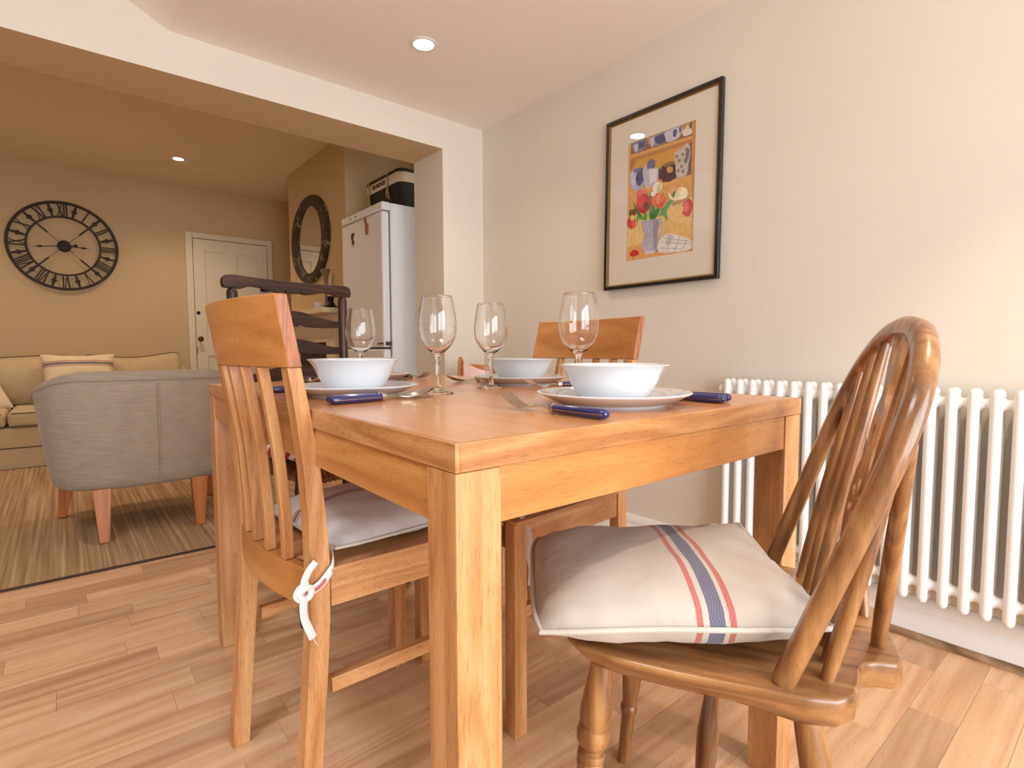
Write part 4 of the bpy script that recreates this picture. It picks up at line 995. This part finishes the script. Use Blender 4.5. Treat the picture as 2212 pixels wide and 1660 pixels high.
# ================================================================== sofa
SOF = fabric('sofa_cotton', (196,174,136), None, 'x', (-1, 1), 420, noise=0.05); SPIPE = plain('sofa_piping', (96,78,48), 0.9)
sf = thing('slipcover_sofa', 'beige slip-covered sofa with dark piping against the far wall', 'sofa', (-0.33, 5.25, 0))
def soft(name, x0, x1, y0, y1, z0, z1, mat, parent, r=0.04, puff=0.0):
    m = MB().box(x0, x1, y0, y1, z0, z1); o = m.build(name, mat, parent, bevel=r, seg=4, angle=60); return o
soft('base', -1.28, 1.28, 0.02, 1.02, 0.0, 0.30, SOF, sf, 0.015)
box('skirt', -1.29, 1.29, 0.008, 1.02, 0.004, 0.155, SOF, sf, 0.006)
m = MB(); m.tube([(-1.29, 0.006, 0.157), (1.29, 0.006, 0.157)], 0.0035, 6); m.build('piping', SPIPE, sf)
for a, b in ((-1.12, -0.005), (0.005, 1.12)):
    o = soft('seat_cushion', a, b, 0.0, 0.70, 0.302, 0.418, SOF, sf, 0.035)
    m = MB(); m.tube([(a+0.02, 0.006, 0.407), (b-0.02, 0.006, 0.407)], 0.0035, 6); m.tube([(a+0.02, 0.002, 0.314), (b-0.02, 0.002, 0.314)], 0.0035, 6); m.build('piping', SPIPE, o)
for s in (-1, 1): soft('arm', s*1.13 if s > 0 else -1.30, 1.30 if s > 0 else -1.13, 0.04, 1.0, 0.0, 0.55, SOF, sf, 0.06)
soft('back', -1.28, 1.28, 0.86, 1.08, 0.0, 0.70, SOF, sf, 0.05)
for a, b, dip in ((-1.13, 0.44, 0.0), (0.44, 1.21, 0.0)):
    # loose back cushion with a sagging top edge
    m = MB(); rings = []; n_ = 24
    prof_top = []
    for k in range(n_+1):
        f = k/n_; x = a+(b-a)*f
        ztop = 0.812 + 0.018*math.cos(2*PI*f) + (0.012 if a > 0 else -0.01)*(f-0.5)*2
        rnd_ = min(1, min(f, 1-f)/0.06); hz = (1-(1-rnd_)**2)**0.5
        zt = 0.62+(ztop-0.62)*hz if rnd_ < 1 else ztop
        dep = 0.035+0.075*hz; yb_ = 0.84; yf = yb_-2*dep*0.9
        rings.append([(x, yf+0.03, 0.42), (x, yf, 0.50), (x, yf+0.005, 0.66), (x, yf+0.05, zt-0.05), (x, (yf+yb_)/2+0.02, zt), (x, yb_, zt-0.04), (x, yb_+0.03, 0.6), (x, yb_+0.03, 0.42)])
        prof_top.append((x, (yf+yb_)/2+0.02, zt+0.002))
    o = m.loft(rings).build('back_cushion', SOF, sf, angle=70)
    MB().tube(prof_top, 0.0038, 6).build('piping', SPIPE, o)
CS = fabric('cream_stripe', (232,214,180), [(0.095, 0.102, RED), (0.108, 0.134, NAVY), (0.140, 0.147, RED)], 'y', (-0.25, 0.25), 480)
pillow('scatter_cushion', 'cream cushion with a navy and red stripe propped in the middle of the sofa', 0.262, 0.245, 0.085, CS, (0.105, 5.815, 0.615), (math.radians(68), 0, math.radians(2)), None, 0.8, 21, 0.13, group='striped sofa cushions')
pillow('scatter_cushion', 'cream striped cushion lying against the sofa back away from the clock and door', 0.24, 0.235, 0.085, fabric('cream_stripe_side', (232,214,180), [(0.02, 0.028, RED), (0.034, 0.06, NAVY), (0.066, 0.074, RED)], 'y', (-0.25, 0.25), 480), (-0.585, 5.76, 0.555), (math.radians(58), math.radians(-12), math.radians(12)), None, 0.8, 22, 0.13, group='striped sofa cushions')

# ================================================================== wall clock
ck = thing('wall_clock', 'large openwork iron wall clock with roman numerals on the far wall', 'clock', (0.054, YF-0.004, 1.797))
def ring(name, r0, r1, t0, t1, n=72, mat=IRON):
    m = MB(); R_ = []
    for k in range(n):
        a = 2*PI*k/n; R_.append([(r*math.sin(a), -t, r*math.cos(a)) for r, t in ((r0, t0), (r1, t0), (r1, t1), (r0, t1))])
    m.loft(R_+[R_[0]], True, False); return m.build(name, mat, ck, angle=40)
CD0, CD1 = 0.022, 0.028
ring('outer_ring', 0.373, 0.396, CD0-0.002, CD1+0.003); ring('inner_ring', 0.251, 0.267, CD0-0.002, CD1+0.002)
def bar(m, p, q, w_, t0=CD0, t1=CD1):
    d = Vector((q[0]-p[0], q[1]-p[1])).normalized(); nx, ny = -d.y*w_/2, d.x*w_/2
    c4 = [(p[0]+nx, p[1]+ny), (p[0]-nx, p[1]-ny), (q[0]-nx, q[1]-ny), (q[0]+nx, q[1]+ny)]
    m.hexa([(u, -t0, v) for u, v in c4], [(u, -t1, v) for u, v in c4])
NUM = ['XII', 'I', 'II', 'III', 'IIII', 'V', 'VI', 'VII', 'VIII', 'IX', 'X', 'XI']
for i, s in enumerate(NUM):
    th_ = 2*PI*i/12
    def pol(u, r): return (r*math.sin(th_)+u*math.cos(th_), r*math.cos(th_)-u*math.sin(th_))
    wds = {'I': 0.018, 'V': 0.040, 'X': 0.040}; tot = sum(wds[c] for c in s); u = -tot/2
    m = MB(); r0, r1 = 0.264, 0.378
    for c in s:
        w_ = wds[c]; uc = u+w_/2
        if c == 'I': bar(m, pol(uc, r0), pol(uc, r1), 0.0105)
        elif c == 'V': bar(m, pol(uc, r0), pol(uc-0.017, r1), 0.0115); bar(m, pol(uc, r0), pol(uc+0.017, r1), 0.0065, CD0+0.0004, CD1+0.0004)
        else: bar(m, pol(uc+0.017, r0), pol(uc-0.017, r1), 0.0115); bar(m, pol(uc-0.017, r0), pol(uc+0.017, r1), 0.0065, CD0+0.0004, CD1+0.0004)
        u += w_
    m.build('numeral', IRON, ck, smooth=False)
    th_ = 2*PI*(i+0.5)/12; m = MB()
    wid = [(0.262, 0.006), (0.290, 0.0095), (0.304, 0.010), (0.312, 0.018), (0.320, 0.021), (0.328, 0.018), (0.336, 0.010), (0.352, 0.0095), (0.378, 0.006)]
    oo = [pol(w_/1.0, r) for r, w_ in wid] + [pol(-w_, r) for r, w_ in wid[::-1]]
    m.prism(oo, CD0+0.0005, CD1-0.0005, lambda p_, q_, d: (p_, -d, q_)); m.build('spacer', IRON, ck, smooth=False)
    if i % 3 == 1:
        m = MB(); o4 = [pol(0.0065, 0.258), pol(0.0065, 0.165), pol(0.002, 0.150), pol(-0.002, 0.150), pol(-0.0065, 0.165), pol(-0.0065, 0.258)]
        m.prism(o4, CD0, CD1, lambda p_, q_, d: (p_, -d, q_)); bar(m, pol(0, 0.152), pol(0, 0.03), 0.0026); m.build('spoke', IRON, ck, smooth=False)
m = MB(); m.lathe([(0.0, 0.0), (0.046, 0.0), (0.050, 0.004), (0.050, 0.030), (0.044, 0.034), (0.0, 0.034)], 0, 0, 32); m.v = [(x, -z-0.002, y_) for x, y_, z in m.v]; m.build('hub', IRON, ck)
def hand(name, ang, ln, tail, wb):
    a = math.radians(ang)
    def pol(u, r): return (r*math.sin(a)+u*math.cos(a), r*math.cos(a)-u*math.sin(a))
    o4 = [pol(0.003, -tail), pol(0.003, ln*0.62), pol(wb, ln*0.70), pol(0.003, ln*0.80), pol(0, ln), pol(-0.003, ln*0.80), pol(-wb, ln*0.70), pol(-0.003, ln*0.62), pol(-0.003, -tail)]
    m = MB(); m.prism(o4, 0.038, 0.0405, lambda p_, q_, d: (p_, -d, q_))
    if tail > 0.06:
        m.prism([pol(0.014*math.cos(k*PI/5), -tail+0.014*math.sin(k*PI/5)) for k in range(10)], 0.038, 0.0405, lambda p_, q_, d: (p_, -d, q_))
    m.build(name, BLACK, ck, smooth=False)
hand('minute_hand', 263, 0.236, 0.082, 0.010); hand('hour_hand', 92, 0.190, 0.03, 0.011)
for s in (-1, 1): box('wall_stud', s*0.02-0.004, s*0.02+0.004, -0.022, 0.0035, 0.378, 0.386, IRON, ck)

# ================================================================== chimney breast: mirror, mantel and ornaments
mr_ = thing('oval_mirror', 'oval mirror in a thick distressed dark frame above the mantelpiece', 'mirror', (XS-0.001, 4.846, 1.823))
def frmat():
    m, nt, b = mat_new('distressed_frame'); L = nt.links.new; tc = N(nt, 'ShaderNodeTexCoord')
    nz = N(nt, 'ShaderNodeTexNoise'); nz.inputs['Scale'].default_value = 9; nz.inputs['Detail'].default_value = 6; nz.inputs['Roughness'].default_value = 0.7; L(tc.outputs['Object'], nz.inputs[0])
    r = ramp(nt, [(0.0, rgba((44,34,26))), (0.56, rgba((58,46,34))), (0.60, rgba((150,130,104))), (1.0, rgba((176,156,128)))]); L(nz.outputs['Fac'], r.inputs[0]); L(r.outputs[0], b.inputs['Base Color']); b.inputs['Roughness'].default_value = 0.55
    return m
m = MB(); R_ = []
ya, za, yi, zi = 0.450, 0.378, 0.285, 0.290
for k in range(64):
    a = 2*PI*k/64; c, s_ = math.cos(a), math.sin(a)
    pr = []
    for f, d in ((0, 0.0), (0, 0.022), (0.12, 0.034), (0.35, 0.040), (0.60, 0.034), (0.82, 0.022), (0.86, 0.026), (1.0, 0.016), (1.0, 0.0)):
        pr.append((-d, (ya+(yi-ya)*f)*c, (za+(zi-za)*f)*s_))
    R_.append(pr)
m.loft(R_+[R_[0]], True, False).build('frame', frmat(), mr_, angle=50)
m = MB(); m.prism([(0.290*math.cos(2*PI*k/48), 0.296*math.sin(2*PI*k/48)) for k in range(48)], 0.006, 0.010, lambda u, v, d: (-d, u, v)); m.build('mirror_glass', plain('silvered_glass', (226,222,212), 0.02, metal=1.0), mr_, smooth=False)
fp = thing('fireplace_surround', 'cream painted fireplace surround with a mantel shelf under the mirror', 'fireplace', (XS, 4.76, 0))
CRM = plain('cream_wood', (226,210,178), 0.5)
box('mantel_shelf', -0.19, -0.0005, -0.65, 0.65, 1.145, 1.185, CRM, fp, 0.004); box('frieze', -0.07, -0.0005, -0.58, 0.58, 0.92, 1.145, CRM, fp, 0.004)
box('frieze_panel', -0.078, -0.07, -0.46, 0.46, 0.96, 1.10, CRM, fp, 0.003)
for s in (-1, 1):
    box('pilaster', -0.08, -0.0005, s*0.50-0.09, s*0.50+0.09, 0, 0.92, CRM, fp, 0.004); box('pilaster_panel', -0.088, -0.08, s*0.50-0.05, s*0.50+0.05, 0.15, 0.86, CRM, fp, 0.003)
box('hearth_back', -0.012, -0.0005, -0.41, 0.41, 0.0, 0.92, plain('soot_brick', (70,52,42), 0.9), fp)
MZ = 1.1855
ol = thing('oil_lamp', 'small black oil lamp with a clear glass chimney on the mantel shelf', 'lamp', (1.645, 4.215, MZ))
m = MB(); m.lathe([(0.0, 0.0), (0.060, 0.0), (0.062, 0.006), (0.050, 0.014), (0.036, 0.024), (0.030, 0.040), (0.020, 0.052), (0.022, 0.060), (0.028, 0.088), (0.026, 0.092), (0.0, 0.092)], 0, 0, 28); m.build('lamp_base', BLACK, ol)
m = MB(); m.lathe([(0.024, 0.0925), (0.027, 0.12), (0.024, 0.16), (0.020, 0.20), (0.021, 0.28), (0.0195, 0.28), (0.0185, 0.20), (0.0225, 0.16), (0.0255, 0.12), (0.0225, 0.0925)], 0, 0, 28, cap=False); m.build('glass_chimney', PANE, ol)
m = MB(); m.lathe([(0.0, 0.0), (0.020, 0.0), (0.022, 0.004), (0.026, 0.014), (0.036, 0.034), (0.042, 0.058), (0.040, 0.060), (0.033, 0.034), (0.022, 0.016), (0.0, 0.012)], 0, 0, 28)
cp = m.build('cup', CHINA, None); cp.location = (1.645, 4.475, MZ); put(cp, None, 'small white cup on the mantel shelf', 'cup')
m = MB(); m.lathe([(0.0, 0.0), (0.034, 0.0), (0.034, 0.006), (0.014, 0.014), (0.010, 0.10), (0.012, 0.20), (0.020, 0.26), (0.040, 0.32), (0.0385, 0.32), (0.018, 0.26), (0.009, 0.20), (0.0, 0.19)], 0, 0, 28)
vz = m.build('bud_vase', plain('smoky_glaze', (120,106,88), 0.25, coat=0.4), None); vz.location = (1.660, 4.345, MZ); put(vz, None, 'slim smoky flared vase on the mantel shelf beside the oil lamp', 'vase')

# ================================================================== fridge freezer, magnets, hamper
FX, FY0, FY1, FH = 1.55, 3.115, 3.745, 1.775
fr_ = thing('fridge_freezer', 'tall white fridge freezer standing in the alcove', 'fridge', (FX, FY0, 0))
FRW = plain('fridge_white', (228,226,226), 0.35)
fw = FY1-FY0
box('cabinet', 0.058, 0.62, 0.0, fw, 0.03, FH-0.004, FRW, fr_, 0.006)
box('top_panel', 0.0, 0.060, 0.0, fw, FH-0.052, FH, FRW, fr_, 0.010)
box('upper_door', 0.0, 0.052, 0.004, fw-0.004, 0.872, FH-0.057, FRW, fr_, 0.014, seg=4); box('lower_door', 0.0, 0.052, 0.004, fw-0.004, 0.09, 0.862, FRW, fr_, 0.014, seg=4)
box('plinth', 0.04, 0.60, 0.01, fw-0.01, 0.0, 0.085, plain('plinth_grey', (90,90,92), 0.6), fr_)
box('door_seal', 0.0525, 0.0578, 0.010, fw-0.010, 0.10, FH-0.06, plain('seal_grey', (130,130,134), 0.7), fr_)
box('hinge', 0.012, 0.052, -0.005, 0.0035, 0.884, 0.908, plain('hinge_grey', (60,60,62), 0.5), fr_, 0.002); box('hinge_plate', -0.004, 0.0005, 0.006, 0.085, 0.890, 0.902, plain('hinge_grey2', (78,78,78), 0.5), fr_, 0.001)
for yy, c in ((0.47, (20,20,20)), (0.40, (250,250,240)), (0.385, (40,40,40))): box('indicator', -0.002, 0.001, yy-0.006, yy+0.006, FH-0.032, FH-0.022, plain('indicator_%d' % int(yy*1000), c, 0.3), fr_)
mg = thing('fridge_magnet', 'small rectangular picture magnet on the fridge door', 'magnet', (FX-0.0003, 3.542, 1.602), 0, 'magnets on the fridge')
box('card', -0.003, 0, -0.034, 0.034, -0.046, 0.046, plain('card_cream', (220,200,184), 0.5), mg)
m = MB(); m.prism(sm2([(-0.026, 0.040), (0.026, 0.040), (0.026, 0.0), (0.012, -0.012), (0.020, -0.030), (-0.010, -0.036), (-0.022, -0.02), (-0.006, 0.0), (-0.012, 0.02), (-0.024, 0.022)], 2), 0.003, 0.0034, lambda u, v, d: (-d, u, v)); m.build('picture', plain('magnet_dark', (64,44,48), 0.5), mg, smooth=False)
m = MB(); m.prism(sm2([(0.0, 0.058), (0.016, 0.052), (0.017, 0.034), (0.010, 0.024), (0.006, 0.016), (0.004, -0.036), (-0.002, -0.050), (-0.022, -0.048), (-0.030, -0.02), (-0.030, 0.006), (-0.022, 0.016), (-0.010, 0.020), (-0.006, 0.034)], 3), 0.0, 0.008, lambda u, v, d: (-d, u, v))
mg2 = m.build('fridge_magnet', plain('terracotta', (158,88,60), 0.6), None, bevel=0.002); mg2.location = (FX-0.0003, 3.335, 1.652); put(mg2, None, 'terracotta coloured figure magnet on the fridge door', 'magnet', 'magnets on the fridge')
hb_ = thing('picnic_hamper', 'dark wicker hamper with a cream printed liner on top of the fridge', 'basket', (1.90, 3.475, FH+0.0005))
WK = plain('dark_wicker', (34,32,22), 0.7, noise=0.5, nscale=70, bump=0.9, bscale=110)
LIN = plain('cream_liner', (226,206,176), 0.85)
def rr_ring(hx, hy, r, z, n=6):
    p = []
    for cx, cy, a0 in ((hx-r, hy-r, 0), (-hx+r, hy-r, PI/2), (-hx+r, -hy+r, PI), (hx-r, -hy+r, 1.5*PI)):
        for k in range(n+1):
            a = a0+PI/2*k/n; p.append((cx+r*math.cos(a), cy+r*math.sin(a), z))
    return p
HX, HY = 0.165, 0.255
MB().loft([rr_ring(HX-0.015, HY-0.015, 0.05, 0), rr_ring(HX-0.006, HY-0.006, 0.05, 0.10), rr_ring(HX, HY, 0.05, 0.185)]).build('basket_body', WK, hb_)
MB().loft([rr_ring(HX+0.005, HY+0.005, 0.052, 0.180), rr_ring(HX+0.007, HY+0.007, 0.052, 0.188), rr_ring(HX+0.007, HY+0.007, 0.052, 0.236), rr_ring(HX+0.003, HY+0.003, 0.05, 0.246)]).build('liner', LIN, hb_)
MB().loft([rr_ring(HX+0.006, HY+0.006, 0.052, 0.2465), rr_ring(HX+0.008, HY+0.008, 0.052, 0.255), rr_ring(HX, HY, 0.05, 0.268), rr_ring(HX-0.05, HY-0.05, 0.04, 0.274)]).build('lid', WK, hb_)
mt = Matrix(((0, 0, -1, -HX-0.0085), (-1, 0, 0, 0.035), (0, 1, 0, 0.213), (0, 0, 0, 1)))
text_mesh('printed_lettering', 'SELFRIDGES', 0.038, 0.0006, plain('black_ink', (26,24,24), 0.7), mt, hb_)
STR = plain('olive_ribbon', (176,150,84), 0.7)
for yy in (0.175, -0.105):
    m = MB(); m.tube(smoothpath([(-HX+0.02, yy, 0.276), (-HX-0.010, yy, 0.262), (-HX-0.013, yy, 0.22), (-HX-0.013, yy-0.004, 0.17)], 4), 0.0085, 8, ry=0.0016, up=(0, 1, 0))
    m.tube(smoothpath([(-HX-0.014, yy-0.004, 0.176), (-HX-0.018, yy+0.010, 0.14), (-HX-0.012, yy+0.016, 0.10)], 4), 0.0085, 8, ry=0.0016, up=(0, 1, 0)); m.tube(smoothpath([(-HX-0.014, yy-0.004, 0.176), (-HX-0.020, yy-0.014, 0.135), (-HX-0.012, yy-0.020, 0.085)], 4), 0.0085, 8, ry=0.0016, up=(0, 1, 0))
    m.tube([(-HX-0.011, yy-0.016, 0.178), (-HX-0.016, yy-0.004, 0.182), (-HX-0.011, yy+0.010, 0.178)], 0.006, 8); m.build('ribbon_tie', STR, hb_)

# ================================================================== child's high chair in the corner
hc_ = thing('high_chair', "child's wooden high chair with a red striped pad in the corner", 'high chair', (1.665, 2.15, 0), math.radians(146.5))
BE = lambda a: wood('beech', a)
for (tx, ty, bx, by) in ((-0.13, 0.12, -0.15, 0.15), (0.13, 0.12, 0.15, 0.15), (-0.13, -0.13, -0.15, -0.155), (0.13, -0.13, 0.15, -0.155)):
    m = MB(); turned(m, (tx, ty, 0.50), (bx, by, 0.0), [(0, 0.016), (1, 0.014)], 12); m.build('leg', BE('z'), hc_)
box('seat', -0.16, 0.16, -0.15, 0.15, 0.50, 0.52, BE('x'), hc_, 0.006); box('footrest', -0.14, 0.14, 0.12, 0.18, 0.20, 0.215, BE('x'), hc_, 0.004)
m = MB(); R_ = []
for k in range(25):
    a = math.radians(-20-140*k/24); c, s_ = math.cos(a), math.sin(a); up_h = 0.012*abs(c)
    R_.append([(0.172*c, 0.165*s_, 0.700+up_h*0), (0.158*c, 0.150*s_, 0.700), (0.158*c, 0.150*s_, 0.772+up_h), (0.172*c, 0.165*s_, 0.772+up_h)])
m.loft(R_).build('back_band', BE('x'), hc_, bevel=0.003)
for a in (-25, -62, -90, -118, -155):
    a = math.radians(a); m = MB(); turned(m, (0.150*math.cos(a), 0.135*math.sin(a), 0.519), (0.164*math.cos(a), 0.157*math.sin(a), 0.702), [(0, 0.009), (1, 0.009)], 10); m.build('spindle', BE('z'), hc_)
PST = fabric('pink_stripe', (238,206,200), [(-0.2+0.016*i, -0.2+0.016*i+0.007, (200,96,92)) for i in range(0, 15)], 'x', (-0.25, 0.25), 500)
m = MB(); R_ = []
for k in range(17):
    a = math.radians(-85+66*k/16); c, s_ = math.cos(a), math.sin(a); zt = 0.742+0.058*(k/16)**1.4
    R_.append([(0.156*c, 0.148*s_, 0.522), (0.130*c, 0.122*s_, 0.53), (0.132*c, 0.124*s_, zt-0.01), (0.144*c, 0.136*s_, zt), (0.157*c, 0.149*s_, zt-0.01)])
m.loft(R_).build('striped_pad', PST, hc_, angle=60)
m = MB(); R_ = []
for k in range(9):
    a = math.radians(-32+16*k/8); c, s_ = math.cos(a), math.sin(a); zt = 0.790+0.030*math.sin(PI*k/8)
    R_.append([(0.186*c, 0.178*s_, 0.60), (0.172*c, 0.165*s_, 0.60), (0.172*c, 0.165*s_, zt), (0.186*c, 0.178*s_, zt)])
m.loft(R_).build('side_wing', BE('z'), hc_, bevel=0.003)
